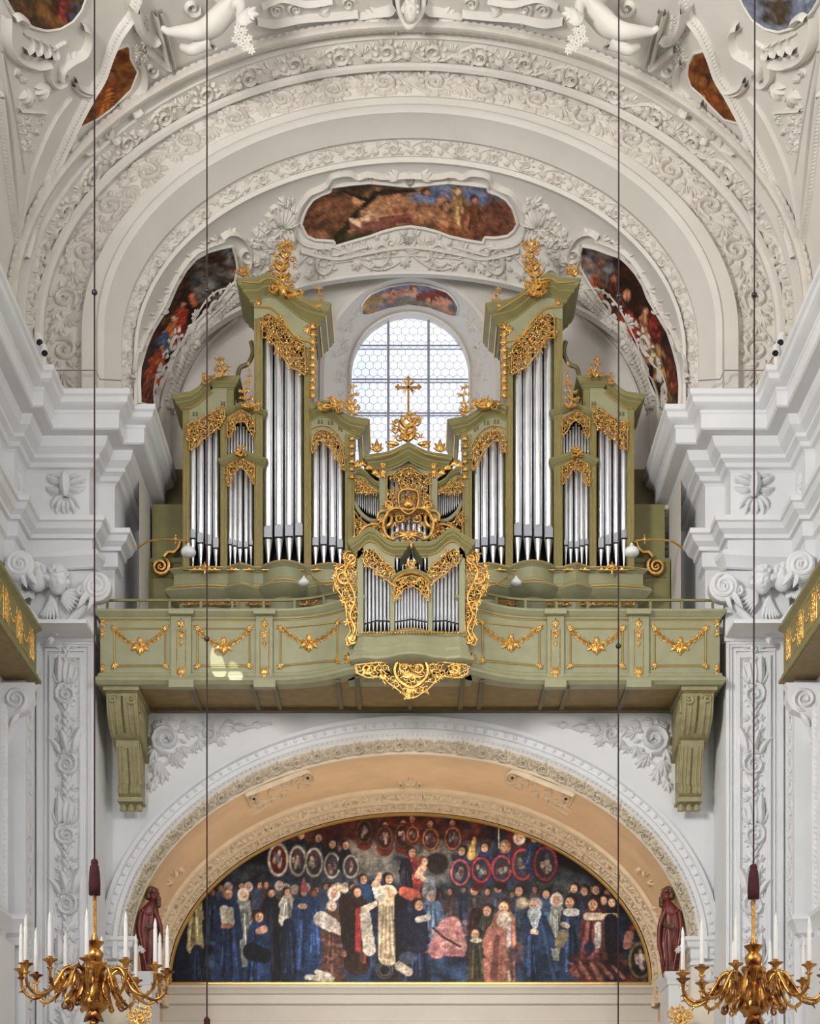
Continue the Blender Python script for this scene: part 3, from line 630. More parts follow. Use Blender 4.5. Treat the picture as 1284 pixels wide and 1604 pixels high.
# sill under the painting and wall around it
mb = MB(); mb.box(-5.2, 5.2, 3.78, 3.95, 0, EYE+9.0); st(mb.build('wall_rear', 'stucco', smooth=False))
mb = MB(); zs = [(0, 4.70), (.24, 4.70), (.24, 4.65), (.20, 4.62), (.17, 4.55), (.12, 4.52), (.12, 4.36), (.05, 4.33), (.03, 4.05), (.09, 4.02), (.09, 3.95), (.03, 3.9), (.03, 0)]
sweep(mb, [(-4.74, 3.78, 0), (4.74, 3.78, 0)], zp(zs), cap=False); trim(mb, 'stucco', ang=30)
mb = MB(); mb.box(-9, 9, -29, 4, -.1, 0); st(mb.build('floor', 'stone_floor', smooth=False))
# ------------------------------------------------------------------ spandrel reliefs, frescoes, vault stucco
bmn = bvhmap(bvh_multi([nave, arch])); bmb = bvhmap(bvh_multi([bayo, arch, lipo, wr])); bma = bvhmap(bvh_of(arch))
for SIDE in (1, -1):
    mb = MB(); s_ = [spiral(260, 1158, 25, 1.9, 1.2, 1, .16), spiral(326, 1150, 15, 1.6, 2.5, -1, .18), spiral(383, 1141, 6, 1.4, 2.5, 1, .2)]
    s_ += rosette(260, 1158, 8, 6)
    for q in range(10):
        a = q*.63; s_.append(leaf(260+22*math.cos(a), 1158+22*math.sin(a), a+.9, 15, -1.0, .17))
    for q in range(7):
        a = q*.9; s_.append(leaf(326+13*math.cos(a), 1150+13*math.sin(a), a-.9, 11, 1.0, .17))
    s_ += fan(290, 1150, -.6, 24, 6, 2.6)+fan(248, 1192, 1.7, 34, 6, 1.3)+fan(246, 1215, 1.9, 26, 4, .9)+fan(275, 1188, .9, 24, 5, 1.5)+fan(345, 1145, -.1, 26, 6, 1.5)+fan(365, 1140, 0, 26, 5, .8)+fan(395, 1136, 0, 22, 4, .7)+fan(300, 1172, .4, 18, 4, 1.6)
    for (x, y, a, l) in ((240, 1140, -.3, 24), (244, 1172, 2.0, 30), (255, 1205, 1.6, 30), (282, 1135, .2, 24), (300, 1140, .9, 22), (268, 1185, .5, 30), (240, 1225, 1.8, 22), (310, 1160, 1.2, 22), (350, 1135, .1, 24), (340, 1160, .4, 20), (285, 1170, 1.1, 24), (262, 1133, -.2, 20)): s_ += fan(x, y, a, l, 5, 1.5, .13)
    s_ += [(smooth([(238, 1238), (246, 1210), (270, 1190), (300, 1172), (330, 1160), (352, 1148), (400, 1138), (425, 1134)], 40), np.full(40, 1.8))]
    mb.relief(s_, pm(-.003), K(0)*1.25, 2.4); trim(mb, 'stucco_relief_cool', ang=60)
SIDE = 1
def fresco(name, A, B, cv, bm, na=60, nb=24, lift=.03, frame=3.0, mats='fresco_paint', gain=1.0, **tg):
    a = polyline_s(A, na); b = polyline_s(B, na); P = []; X = []; Y = []
    for i in range(nb+1):
        q = a*(1-i/nb)+b*i/nb; p, n = bm(q[:, 0], q[:, 1]); P.append(p+n*lift); X += list(q[:, 0]); Y += list(q[:, 1])
    P = np.concatenate(P); fs = [(i*na+j, i*na+j+1, (i+1)*na+j+1, (i+1)*na+j) for i in range(nb) for j in range(na-1)]
    base = thing(name, loc=tuple(P.mean(0)), **tg)
    paint_mesh('painted_plaster', mats, P, fs, X, Y, cv, base, gain)
    ed = np.concatenate([a, b[::-1], a[:1]]); mb = MB()
    d = np.r_[0, np.cumsum(np.linalg.norm(np.diff(ed, axis=0), axis=1))]; keep = np.r_[True, np.diff(d) > .2]; ed = ed[keep]
    mb.relief([(ed, np.full(len(ed), frame))], bm, K(1), 1.1, lift=.01); mb.build('plaster_frame', 'stucco', base, ang=60)
    return base
def rblobs(cv, x0, x1, y0, y1, cols, n, rmin, rmax, seed, op=.6):
    rnd = random.Random(seed)
    for i in range(n): cv.blob(rnd.uniform(x0, x1), rnd.uniform(y0, y1), rnd.uniform(rmin, rmax), rnd.uniform(rmin, rmax)*.6, rnd.choice(cols), rnd.uniform(-.6, .6), .8, op)
# centre fresco: wooded landscape with reclining and seated figures
cv = Canvas(360*3, 120*3, (128, 78, 46), 465, 275, 3)
rblobs(cv, 470, 812, 280, 390, [(150, 90, 52), (96, 56, 30), (170, 108, 62), (84, 44, 22), (120, 66, 40)], 160, 4, 20, 1)
rblobs(cv, 560, 700, 292, 345, [(196, 132, 82), (180, 112, 70)], 40, 8, 22, 2)
rblobs(cv, 640, 800, 282, 312, [(92, 112, 156), (110, 130, 165), (80, 100, 140)], 26, 6, 16, 3, .8)
rblobs(cv, 470, 640, 286, 300, [(60, 40, 20), (44, 34, 16), (84, 58, 26)], 60, 4, 12, 4)
for (a, b, c, d, r1, r2) in ((520, 385, 560, 330, 7, 5), (560, 330, 590, 300, 5, 4), (590, 300, 650, 296, 4, 2), (575, 312, 540, 298, 4, 2), (598, 302, 625, 288, 3, 1)): cv.cap(a, b, c, d, r1, r2, (42, 34, 18))
rblobs(cv, 500, 700, 362, 386, [(70, 70, 30), (50, 40, 18), (92, 88, 40)], 60, 4, 14, 5)
cv.cap(560, 345, 590, 338, 5, 7, (230, 170, 122)); cv.cap(590, 338, 618, 342, 7, 5, (206, 140, 98)); cv.cap(600, 345, 638, 340, 8, 6, (120, 62, 46)); cv.head(568, 331, 5.5, (222, 160, 112), (110, 60, 24)); cv.cap(552, 352, 600, 352, 6, 8, (130, 74, 56))
cv.cap(548, 342, 562, 350, 3, 4, (228, 176, 130)); cv.cap(574, 331, 590, 336, 2, 2, (226, 170, 124))
cv.head(668, 300, 6, (170, 110, 70), (60, 30, 20)); cv.head(700, 322, 7, (202, 142, 100), (60, 34, 20), d=-1); cv.robe(720, 305, 40, 60, (150, 104, 60), 6, 3); cv.head(716, 298, 6, (190, 140, 90), (110, 90, 50))
cv.robe(740, 320, 42, 55, (112, 60, 34), 0, 4); cv.cap(690, 345, 730, 372, 8, 12, (170, 100, 50)); cv.cap(700, 362, 770, 372, 8, 8, (142, 78, 42)); cv.head(744, 312, 6, (150, 90, 60), (60, 30, 20))
cv.cap(672, 334, 700, 350, 3, 4, (196, 130, 84)); rblobs(cv, 745, 808, 320, 370, [(120, 66, 44), (86, 44, 26), (150, 84, 56)], 60, 4, 14, 6)
cv.noise(.22, 3, (30, 10, 4))
A = [(471, 350), (474, 338), (480, 324), (489, 311), (503, 303), (517, 298), (518, 291), (548, 287), (578, 284), (610, 287), (642, 290), (672, 287), (702, 284), (735, 287), (764, 291), (765, 298), (780, 303), (793, 311), (803, 324), (808, 338), (811, 350)]
B = [(471, 350), (475, 360), (480, 369), (492, 375), (508, 376), (523, 377), (523, 386), (550, 378), (578, 370), (600, 362), (620, 357), (642, 354), (664, 357), (684, 362), (705, 370), (732, 376), (757, 380), (759, 371), (775, 372), (795, 369), (805, 361), (811, 350)]
fresco('ceiling_fresco', A, B, cv, bmb, 110, 30, label='wide brown ceiling fresco with figures under a tree above the organ', cat='fresco')
def flames(x0, x1, y0, y1, seed, pal):
    cv = Canvas(int((x1-x0)*3), int((y1-y0)*3), (52, 26, 14), x0, y0, 3); rnd = random.Random(seed)
    rblobs(cv, x0, x1, y0, y1, [(70, 36, 18), (40, 20, 10), (92, 44, 22)], 160, 4, 16, seed)
    return cv
cv = flames(205, 385, 375, 650, 3, None)
rblobs(cv, 300, 372, 388, 470, [(120, 110, 96), (150, 146, 140), (92, 78, 60), (70, 74, 84)], 60, 5, 15, 9, .55)
rblobs(cv, 225, 290, 470, 560, [(70, 42, 22), (90, 60, 34)], 30, 5, 12, 10)
for (x, y, w_, h_, c) in ((283, 480, 24, 44, (176, 50, 22)), (268, 505, 20, 34, (216, 106, 44)), (256, 520, 20, 34, (66, 88, 128)), (262, 528, 14, 26, (96, 108, 130)), (248, 548, 26, 40, (204, 76, 30)), (238, 570, 22, 40, (176, 62, 28)), (232, 596, 20, 36, (120, 52, 26))): cv.robe(x, y, w_, h_, c, -6, int(x))
cv.cap(298, 462, 303, 474, 3, 5, (206, 100, 60)); cv.cap(285, 446, 292, 432, 4, 3, (60, 30, 20)); cv.head(270, 498, 6, (220, 150, 100), (90, 40, 20)); cv.head(284, 476, 5, (206, 130, 90), (60, 30, 20)); cv.head(250, 545, 5, (214, 140, 92), (70, 40, 20)); cv.cap(276, 462, 282, 442, 4, 2, (88, 46, 26))
cv.noise(.25, 5, (20, 8, 4))
A = [(217, 632), (216, 600), (217, 577), (226, 545), (236, 520), (248, 500), (262, 478), (275, 447), (290, 421), (305, 404), (324, 393), (345, 387), (363, 384)]
B = [(240, 638), (246, 616), (265, 574), (280, 540), (296, 512), (318, 490), (341, 471), (355, 452), (367, 440), (371, 420), (370, 409), (367, 396), (363, 384)]
fresco('ceiling_fresco', A, B, cv, bmb, 80, 20, label='crescent fresco of red and blue robed figures left of the organ', cat='fresco')
cv = flames(900, 1075, 370, 655, 7, None)
rblobs(cv, 912, 960, 385, 450, [(120, 130, 150), (150, 150, 156), (140, 90, 60), (100, 80, 80)], 50, 5, 13, 12, .6)
for (x, y, w_, h_, c) in ((970, 470, 30, 50, (132, 36, 20)), (985, 490, 30, 56, (168, 50, 24)), (1010, 490, 22, 70, (196, 128, 78)), (1025, 530, 22, 60, (206, 150, 84)), (960, 440, 24, 40, (92, 46, 26)), (1040, 590, 22, 40, (110, 84, 40)), (930, 430, 20, 40, (170, 84, 50)), (1020, 490, 18, 40, (120, 34, 22)), (1048, 560, 16, 50, (132, 52, 30))): cv.robe(x, y, w_, h_, c, 10, int(x))
cv.head(982, 460, 8, (206, 130, 86), (70, 26, 16)); cv.head(1012, 486, 6, (216, 150, 100), (90, 50, 30)); cv.head(1040, 606, 6, (200, 150, 90), (120, 90, 40)); cv.head(962, 434, 6, (180, 100, 64), (60, 30, 20))
cv.noise(.25, 6, (20, 8, 4))
A = [(912, 384), (930, 387), (952, 395), (973, 402), (985, 413), (997, 427), (1008, 445), (1016, 466), (1030, 490), (1048, 520), (1057, 548), (1064, 576), (1067, 605), (1066, 636)]
B = [(909, 395), (909, 419), (925, 446), (941, 471), (957, 492), (972, 512), (987, 532), (1000, 553), (1009, 572), (1017, 591), (1024, 610), (1031, 630), (1038, 640), (1045, 646)]
fresco('ceiling_fresco', A, B, cv, bmb, 80, 20, label='crescent fresco of a crimson robed figure right of the organ', cat='fresco')
cv = Canvas(170*4, 70*4, (120, 128, 150), 558, 434, 4)
rblobs(cv, 560, 720, 440, 495, [(100, 112, 150), (150, 150, 160), (120, 100, 96)], 50, 5, 12, 2)
rblobs(cv, 562, 600, 462, 492, [(196, 150, 84), (170, 120, 70)], 40, 4, 9, 4); rblobs(cv, 600, 700, 466, 484, [(110, 106, 70), (150, 120, 84)], 40, 4, 9, 5)
for (a, b, c, d, r1, r2, cl) in ((600, 460, 640, 455, 4, 6, (214, 150, 116)), (640, 455, 660, 462, 6, 5, (222, 160, 124)), (655, 463, 690, 458, 5, 8, (150, 62, 50)), (672, 470, 700, 470, 6, 7, (214, 140, 104)), (690, 455, 706, 460, 5, 7, (120, 50, 44)), (610, 470, 630, 452, 4, 3, (196, 120, 84)), (690, 478, 708, 488, 4, 3, (206, 130, 96))): cv.cap(a, b, c, d, r1, r2, cl)
cv.head(614, 455, 4.5, (210, 150, 110), (120, 70, 40)); cv.head(648, 450, 4.5, (220, 150, 110), (110, 60, 30)); cv.head(680, 470, 4.5, (214, 140, 104), (80, 40, 20)); cv.noise(.15, 8, (14, 6))
fresco('window_fresco', [(565, 480), (570, 470), (581, 459), (609, 448), (640, 443), (670, 446), (700, 456), (712, 468), (718, 480)], [(566, 491), (574, 491), (582, 489), (609, 480), (640, 475), (670, 479), (698, 489), (708, 493), (716, 493)], cv, bmw, 50, 12, frame=1.6, label='small arched fresco of flying cherubs over the window', cat='fresco')
# frescoes of the nave vault
def brown(seed, x0, x1, y0, y1, heads):
    cv = Canvas(int((x1-x0)*3), int((y1-y0)*3), (150, 84, 22), x0, y0, 3)
    rblobs(cv, x0, x1, y0, y1, [(170, 104, 30), (110, 50, 14), (90, 36, 10), (186, 120, 40), (140, 62, 16)], 70, 5, 15, seed)
    for (x, y) in heads: cv.robe(x, y+6, 34, 70, (150, 70, 18), -12 if x < 642 else 14, seed); cv.head(x, y, 9, (150, 84, 34), (80, 34, 12), d=1 if x < 642 else -1)
    cv.noise(.2, seed, (16, 6)); return cv
fresco('ceiling_fresco', [(124, 199), (127, 182), (131, 165), (144, 140), (163, 107), (172, 95), (182, 75), (198, 69)], [(124, 199), (140, 190), (152, 184), (176, 166), (204, 138), (215, 110), (204, 90), (202, 72)], brown(3, 115, 225, 60, 205, [(172, 118)]), bmn, 50, 14, frame=2.5, label='amber fresco panel beside the left spandrel of the nave vault', cat='fresco')
fresco('ceiling_fresco', [(1087, 82), (1107, 77), (1118, 96), (1131, 130), (1150, 165), (1160, 180), (1163, 193)], [(1079, 98), (1077, 115), (1083, 133), (1100, 148), (1116, 166), (1136, 186), (1163, 193)], brown(5, 1070, 1170, 70, 200, [(1103, 125)]), bmn, 50, 14, frame=2.5, label='amber fresco panel beside the right spandrel of the nave vault', cat='fresco')
def arcp_(cx, cy, r, a0, a1, n=24): return [(cx+r*math.cos(a0+(a1-a0)*i/(n-1)), cy+r*math.sin(a0+(a1-a0)*i/(n-1))) for i in range(n)]
cv = Canvas(150*3, 90*3, (92, 66, 34), 0, -38, 3); rblobs(cv, 0, 140, -38, 50, [(70, 50, 26), (110, 84, 46), (56, 40, 24), (96, 40, 30)], 60, 5, 14, 4); rblobs(cv, 105, 140, -38, 40, [(84, 88, 120)], 14, 6, 12, 5); cv.robe(95, -10, 30, 50, (110, 40, 28), 0, 2); cv.cap(60, 10, 90, 40, 8, 10, (130, 84, 34)); cv.noise(.2, 2, (16, 6))
fresco('ceiling_fresco', [(-10, -30), (140, -30)], [(-10, -30)]+[(8, 0), (18, 18), (32, 30), (50, 42), (70, 47), (92, 44), (112, 32), (126, 14), (133, -5), (136, -18)]+[(140, -30)], cv, bmn, 50, 12, frame=2.5, label='dark round fresco cut by the top left corner', cat='fresco')
cv = Canvas(150*3, 90*3, (120, 128, 150), 1150, -38, 3); rblobs(cv, 1150, 1290, -38, 50, [(100, 112, 140), (132, 136, 150), (90, 96, 120)], 40, 6, 14, 4); rblobs(cv, 1195, 1240, -5, 34, [(60, 40, 20), (84, 60, 30)], 40, 4, 9, 5); cv.noise(.15, 2, (16, 6))
fresco('ceiling_fresco', [(1152, -30), (1300, -30)], [(1152, -30), (1158, -8), (1167, 10), (1180, 30), (1200, 44), (1222, 49), (1245, 42), (1262, 30), (1275, 15), (1288, -8), (1300, -30)], cv, bmn, 50, 12, frame=2.5, label='blue sky fresco cut by the top right corner', cat='fresco')
# stucco of the vault bay, both halves
for SIDE in (1, -1):
    sx = (lambda x: x)
    def bmS(bm):
        def f(u, v):
            P, N = bm(CX+SIDE*(u-CX), v); return P*V(SIDE, 1, 1), N*V(SIDE, 1, 1)
        return f
    mb = MB(); s_ = []
    # frame mouldings round the centre fresco
    s_ += [(smooth([(642, 272), (600, 274), (575, 270), (560, 275), (545, 268), (520, 272), (512, 285), (500, 293), (484, 300), (470, 318), (462, 340), (462, 365), (474, 380), (495, 386), (515, 388), (520, 398), (545, 392), (575, 384)], 60), np.full(60, 2.6), 1.4)]
    s_ += [(smooth([(470, 392), (500, 400), (530, 404), (560, 398), (590, 392), (615, 388), (642, 385)], 30), np.full(30, 3.0), 1.3), (smooth([(500, 415), (540, 408), (590, 402), (642, 399)], 30), np.full(30, 1.6), 1.3)]
    s_ += fan(642, 372, PI/2, 22, 7, 2.6, .16)+fan(634, 368, -PI/2-.5, 18, 4, 1.4, .18)+[spiral(612, 380, 9, 1.4, 0, 1, .24), spiral(498, 398, 12, 1.5, 0, -1, .22), spiral(585, 277, 8, 1.4, 1, 1, .25), spiral(532, 270, 6, 1.3, 0, 1, .3)]
    s_ += fan(625, 272, PI-.3, 26, 5, 1.2, .2)+fan(642, 282, PI/2, 14, 5, 2.8, .2)+rosette(642, 275, 9, 6)
    for (x, y, a, L_) in ((555, 398, .2, 22), (575, 392, 2.9, 22), (600, 388, .1, 22), (540, 404, 2.8, 18), (625, 385, 2.7, 20), (520, 404, .3, 18)): s_ += fan(x, y, a, L_, 4, 1.2, .15)
    # great shell and trophy mass beside the fresco
    rnd = random.Random(4)
    for i in range(95):
        t_ = rnd.random(); x = 398+t_*62+rnd.uniform(-12, 12)-(0 if t_ < .5 else 8); y = 395-t_*62+rnd.uniform(-24, 24)
        if rnd.random() < .35: s_ += rosette(x, y, rnd.uniform(6, 10), 5, rnd.random())
        else: s_ += fan(x, y, rnd.uniform(0, 6.3), rnd.uniform(12, 24), 4, 1.4, .2)
    for i in range(8):
        a = -2.3+i*.28; s_.append(leaf(440, 352, a, 36, .5, .16))
    for i in range(5): s_.append(leaf(455, 385, -2.6+i*.35, 30, -.6, .17))
    s_ += [spiral(385, 398, 14, 1.5, 0, 1, .22), spiral(430, 330, 12, 1.4, 1, -1, .22)]
    s_ += [(smooth([(372, 400), (384, 425), (392, 400), (380, 372), (360, 362), (345, 370)], 30), np.full(30, 3.0), 1.3)]
    # volutes along the outer rim of the side fresco
    for (x, y, a) in ((340, 372, 2.6), (322, 382, 2.4), (300, 400, 2.2), (282, 425, 2.0), (266, 450, 2.0), (254, 470, 1.9), (243, 490, 1.8), (232, 512, 1.8), (222, 540, 1.7), (360, 365, -.4)): s_ += fan(x, y, a, 17, 4, 1.8, .17)
    s_ += [spiral(253, 483, 9, 1.5, 0, 1, .22), spiral(326, 380, 7, 1.4, 0, 1, .22)]
    s_ += [(smooth([(210, 600), (211, 570), (219, 540), (229, 517), (244, 492), (256, 470), (270, 440), (286, 414), (303, 395), (324, 384), (350, 374)], 50), np.full(50, 2.2), 1.3)]
    # inner rib between side fresco and the tower
    rib = [(262, 640), (270, 610), (282, 575), (296, 545), (312, 520), (330, 502), (352, 482), (375, 462), (395, 445)]
    s_ += laurel(rib, 7, 15, .26, .2)
    for (x, y) in ((300, 540), (318, 515), (336, 498), (286, 568), (276, 595), (352, 480), (372, 462), (268, 622)): s_ += fan(x, y, 2.4, 16, 4, 1.6, .18)+fan(x+5, y, -.6, 14, 4, 1.6, .18)
    s_ += [(smooth([(272, 650), (285, 615), (300, 580), (320, 548), (345, 522), (372, 500)], 30), np.full(30, 2.0), 1.3), (smooth([(250, 640), (256, 612), (272, 574), (288, 540), (304, 515), (326, 494), (348, 474), (366, 452)], 30), np.full(30, 2.2), 1.3)]
    mb.relief(s_, bmS(bmb), K(.6)*1.05, 2.2); trim(mb, 'stucco_relief', ang=60)
    # nave vault: laurel ribs, cartouche, garlands, scrolls
    mb = MB(); s_ = []
    s_ += laurel([(36, 402), (52, 345), (72, 290), (98, 232), (122, 182), (142, 145), (158, 118), (172, 80), (186, 50), (205, 22), (216, -10)], 6, 17, .27, .34)
    s_ += laurel([(30, 396), (22, 350), (15, 300), (9, 250), (4, 200), (-2, 150)], 6, 13, .27, .34)
    s_ += [(smooth([(28, 380), (22, 280), (12, 180), (0, 80)], 30), np.full(30, 2.0), 1.3), (smooth([(30, 360), (48, 270), (82, 190), (110, 150)], 24), np.full(24, 2.5), 1.1), (smooth([(38, 272), (30, 220), (18, 150), (4, 80)], 20), np.full(20, 1.2), 1.3)]
    s_ += [(smooth([(6, 20), (6, 60), (20, 88), (50, 100), (72, 96)], 24), np.full(24, 5.5), 1.3), (smooth([(72, 96), (72, 118), (84, 132), (98, 126), (100, 112), (92, 108)], 24), np.full(24, 3.4), 1.5), (smooth([(124, 38), (134, 44), (136, 60), (128, 80), (108, 92), (94, 104), (92, 120)], 24), np.full(24, 4.5), 1.4), (smooth([(16, 26), (24, 22), (34, 28), (38, 34)], 12), np.full(12, 5.), 1.3)]
    for i in range(4): s_.append((smooth([(36+i*14, 52+i*6), (48+i*13, 58+i*6), (46+i*13, 74+i*4), (34+i*13, 78+i*2)], 12), np.linspace(1, 5, 12), 1.3))
    for i in range(4): s_.append(leaf(80+i*5, 78-i*3, -.9, 14, 1.2, .18))
    s_ += fan(40, 140, 1.4, 34, 5, 1.2, .2)+fan(70, 130, 1.9, 34, 5, 1.2, .2)+fan(22, 108, .8, 22, 4, 1.4, .16)+fan(30, 122, .3, 20, 4, 1.2, .16)+fan(105, 96, -.6, 28, 4, 1.2, .2)
    rnd = random.Random(8)
    for i in range(26):
        y = rnd.uniform(168, 235); x = 48+rnd.uniform(-1, 1)*(24-(y-168)*.25)-(y-168)*.05; s_ += rosette(x, y, rnd.uniform(4, 8), 5, rnd.random()) if rnd.random() < .6 else fan(x, y, 1.4+rnd.uniform(-.6, .6), 15, 3, 1., .22)
    s_ += [(np.array([(28, 172), (70, 174)]), np.array([2.5, 2.5]), 1.4)]
    # ring at the rib, volutes round the amber fresco
    s_ += [(smooth([(114, 122), (122, 134), (138, 140), (150, 136)], 14), np.full(14, 3.6), 1.5), (smooth([(112, 130), (122, 142), (136, 146)], 14), np.full(14, 3.0), 1.5)]
    s_ += [(smooth([(214, 92), (224, 110), (222, 134), (206, 152), (190, 168)], 24), np.full(24, 5.), 1.2), (smooth([(180, 158), (190, 170), (206, 174), (218, 166)], 16), np.full(16, 4.), 1.5), (smooth([(190, 172), (182, 190), (172, 200), (168, 214)], 16), np.full(16, 4.), 1.4), (smooth([(158, 196), (164, 212), (176, 220), (184, 216)], 16), np.full(16, 3.), 1.4)]
    s_ += [spiral(110, 212, 9, 1.5, 0, 1, .25), (smooth([(118, 218), (108, 232), (120, 242), (146, 230), (166, 214)], 20), np.full(20, 3.5), 1.3), spiral(236, 108, 12, 1.4, 0, 1, .22)]
    s_ += fan(100, 250, 2.2, 26, 5, 1.2, .2)+fan(94, 268, 2.2, 20, 4, 1.2, .2)
    for i in range(30):
        x = 218+rnd.uniform(-9, 9)+ (i % 3)*4; y = 22+i*2.9; s_ += rosette(x, y, rnd.uniform(5, 8), 5, rnd.random())
    # tablet and drapery beside the putto
    s_ += [(np.array([(240, 14), (262, 102)]), np.array([3.4, 3.4]), 2.0), (np.array([(250, 14), (272, 102)]), np.array([2.6, 2.6]), 1.6), (smooth([(205, 0), (212, 30), (224, 52), (236, 60), (246, 56)], 16), np.linspace(9, 5, 16), 1.3), (smooth([(222, 70), (240, 84), (252, 96), (262, 100)], 12), np.full(12, 6.), 1.2)]
    # scrolls of the crown cartouche
    s_ += [spiral(300, 10, 14, 1.5, 0, 1, .22), spiral(432, 14, 13, 1.6, 0, -1, .22), spiral(462, 12, 12, 1.6, 2, 1, .22), (smooth([(400, 30), (430, 34), (470, 26), (520, 22), (560, 18)], 24), np.full(24, 4.), 1.3), (smooth([(410, 8), (440, -4), (480, 4), (520, -2)], 24), np.full(24, 3.), 1.4), spiral(545, 4, 12, 1.5, 0, -1, .22), (smooth([(560, 24), (590, 16), (612, 10), (620, -4)], 20), np.linspace(3, 7, 20), 1.3)]
    s_ += fan(600, 22, PI-.2, 44, 6, .9, .16)+fan(585, 30, PI-.1, 30, 5, .9, .16)+fan(620, 40, 1.2, 18, 4, 1.6, .2)+fan(500, 16, .3, 24, 5, 1.8, .18)+fan(470, 30, 2.4, 20, 4, 1.6, .18)
    mb.relief(s_, bmS(bmn), K(-3)*1.05, 2.0); trim(mb, 'stucco', ang=60)
SIDE = 1
# ---- faces, putti
def headmesh(mb, c, R, f=(0, -1, 0), up=(0, 0, 1), hair=None, curls=0, seed=0):
    f = V(*f); f /= np.linalg.norm(f); u = V(*up); u = u-f*(u @ f); u /= np.linalg.norm(u); r = np.cross(f, u)
    rows = []; n = 56; m = 42
    for i in range(m+1):
        th = PI*i/m; row = []
        for j in range(n):
            ph = 2*PI*j/n; x = math.sin(th)*math.sin(ph); y = math.sin(th)*math.cos(ph); z = math.cos(th)   # y = towards the face
            d = 1.0; sc2 = (.80, .92, 1.12)
            if y > 0:
                g = lambda x0, z0, sx, sz: math.exp(-((x-x0)/sx)**2-((z-z0)/sz)**2)*y
                d += .30*g(0, -.10, .11, .17)+.10*g(0, .30, .5, .10)-.17*(g(-.3, .10, .14, .10)+g(.3, .10, .14, .10))+.10*(g(-.38, -.28, .2, .2)+g(.38, -.28, .2, .2))+.12*g(0, -.50, .16, .05)-.10*g(0, -.58, .18, .03)+.10*g(0, -.66, .14, .05)+.13*g(0, -.88, .22, .14)
                d += .05*(g(-.3, .10, .07, .05)+g(.3, .10, .07, .05))
            row.append(np.array(c)+R*d*(x*sc2[0]*r+y*sc2[1]*f+z*sc2[2]*u))
        rows.append(row)
    mb.grid(rows, closeu=True)
    for s in (-1, 1): mb.ball(np.array(c)+R*(.8*s*r-.02*u), R*.2, (.5, .8, 1.2), 8, 5)
def curls(mb, c, R, f=(0, -1, 0), n=40, seed=1, s=.26, drop=.0):
    f = V(*f); f /= np.linalg.norm(f); r = np.cross(f, V(0, 0, 1)); rnd = random.Random(seed)
    k = 0
    while k < n:
        v = V(rnd.gauss(0, 1), rnd.gauss(0, 1), rnd.gauss(0, 1)); v /= np.linalg.norm(v)
        y = v @ f
        if v[2] < -.35-drop or (y > .35 and v[2] < .5): continue
        mb.ball(np.array(c)+R*(v*V(.86, .9, 1.1)+V(0, 0, .04)), R*s*rnd.uniform(.8, 1.2), n=7, m=5); k += 1
def skin(name, joints, edges, rad, mat_, parent=None, root=0, lvl=2):
    me = bpy.data.meshes.new(name); J = np.array(joints, float)
    if SIDE < 0: J = J*V(-1, 1, 1)
    o = bpy.data.objects.new(name, me); C.objects.link(o)
    if parent is not None: o.parent = parent; J = J-ORG[parent]; ORG[o] = ORG[parent]
    me.from_pydata([tuple(v) for v in J], edges, []); me.update()
    o.modifiers.new('skin', 'SKIN').use_smooth_shade = True
    l = me.skin_vertices[0]
    for i, d in enumerate(l.data): d.radius = (rad[i], rad[i]) if np.isscalar(rad[i]) else rad[i]; d.use_root = (i == root)
    s = o.modifiers.new('sub', 'SUBSURF'); s.levels = s.render_levels = lvl
    me.materials.append(M[mat_]); return o
for SIDE in (1, -1):
    w_ = 'left' if SIDE > 0 else 'right'
    D_ = -3.2; j = lambda x, y, d=0: at(x, y, D_+d)
    t = thing('stucco_putto', 'white stucco putto reclining on the vault edge at upper '+w_, 'statue', tuple(j(320, 60)))
    b_ = [(342, 40, 0), (354, 18, -.1), (366, -4, -.1), (372, -20, -.15), (306, 50, -.2), (280, 50, -.15), (262, 50, -.1), (252, 42, -.15), (322, 66, .05), (298, 80, 0), (282, 72, .1), (378, 10, -.2), (374, 38, -.25), (378, 56, -.2), (345, 2, 0), (332, -14, 0)]
    e_ = [(0, 1), (1, 2), (2, 3), (0, 4), (4, 5), (5, 6), (6, 7), (0, 8), (8, 9), (9, 10), (2, 11), (11, 12), (12, 13), (2, 14), (14, 15)]
    r_ = [.17, .15, .17, .08, .125, .085, .055, .04, .12, .08, .05, .075, .055, .04, .075, .055]
    skin('body', [j(*q) for q in b_], e_, r_, 'stucco', t)
    mb = MB(); headmesh(mb, j(376, -36, -.15), .17, (.3, -.9, -.4)); mb.build('head', 'stucco', t, ang=180)
    mb = MB(); s_ = []
    for (x, y) in ((372, 52), (380, 58), (368, 62), (376, 68), (386, 66), (384, 76), (392, 74), (390, 60), (372, 44), (382, 48), (394, 80)): s_ += rosette(x, y, 8, 6, x)
    s_ += fan(378, 40, -1.2, 34, 5, 1.2, .2)+fan(386, 24, -.4, 26, 4, 1.4, .2)
    mb.relief(s_, pm(D_-.35), K(D_), 1.2, full=True); mb.build('flower_garland', 'stucco', t, ang=60)
SIDE = 1
t = thing('stucco_mask', 'white stucco cherub mask at the crown of the great arch', 'statue', tuple(at(643, 20, -2.2)))
mb = MB(); headmesh(mb, at(643, 18, -2.25), .135, (0, -.93, -.35)); mb.build('face', 'stucco', t, ang=180)
mb = MB(); curls(mb, at(643, 18, -2.25), .135, (0, -.93, -.35), 34, 3); mb.relief([(smooth([(622, -6), (626, 20), (640, 44), (660, 22), (664, -6)], 24), np.full(24, 4.))], pm(-2.1), K(-2.1), 1.2, full=True); mb.build('hair', 'stucco', t, ang=180)
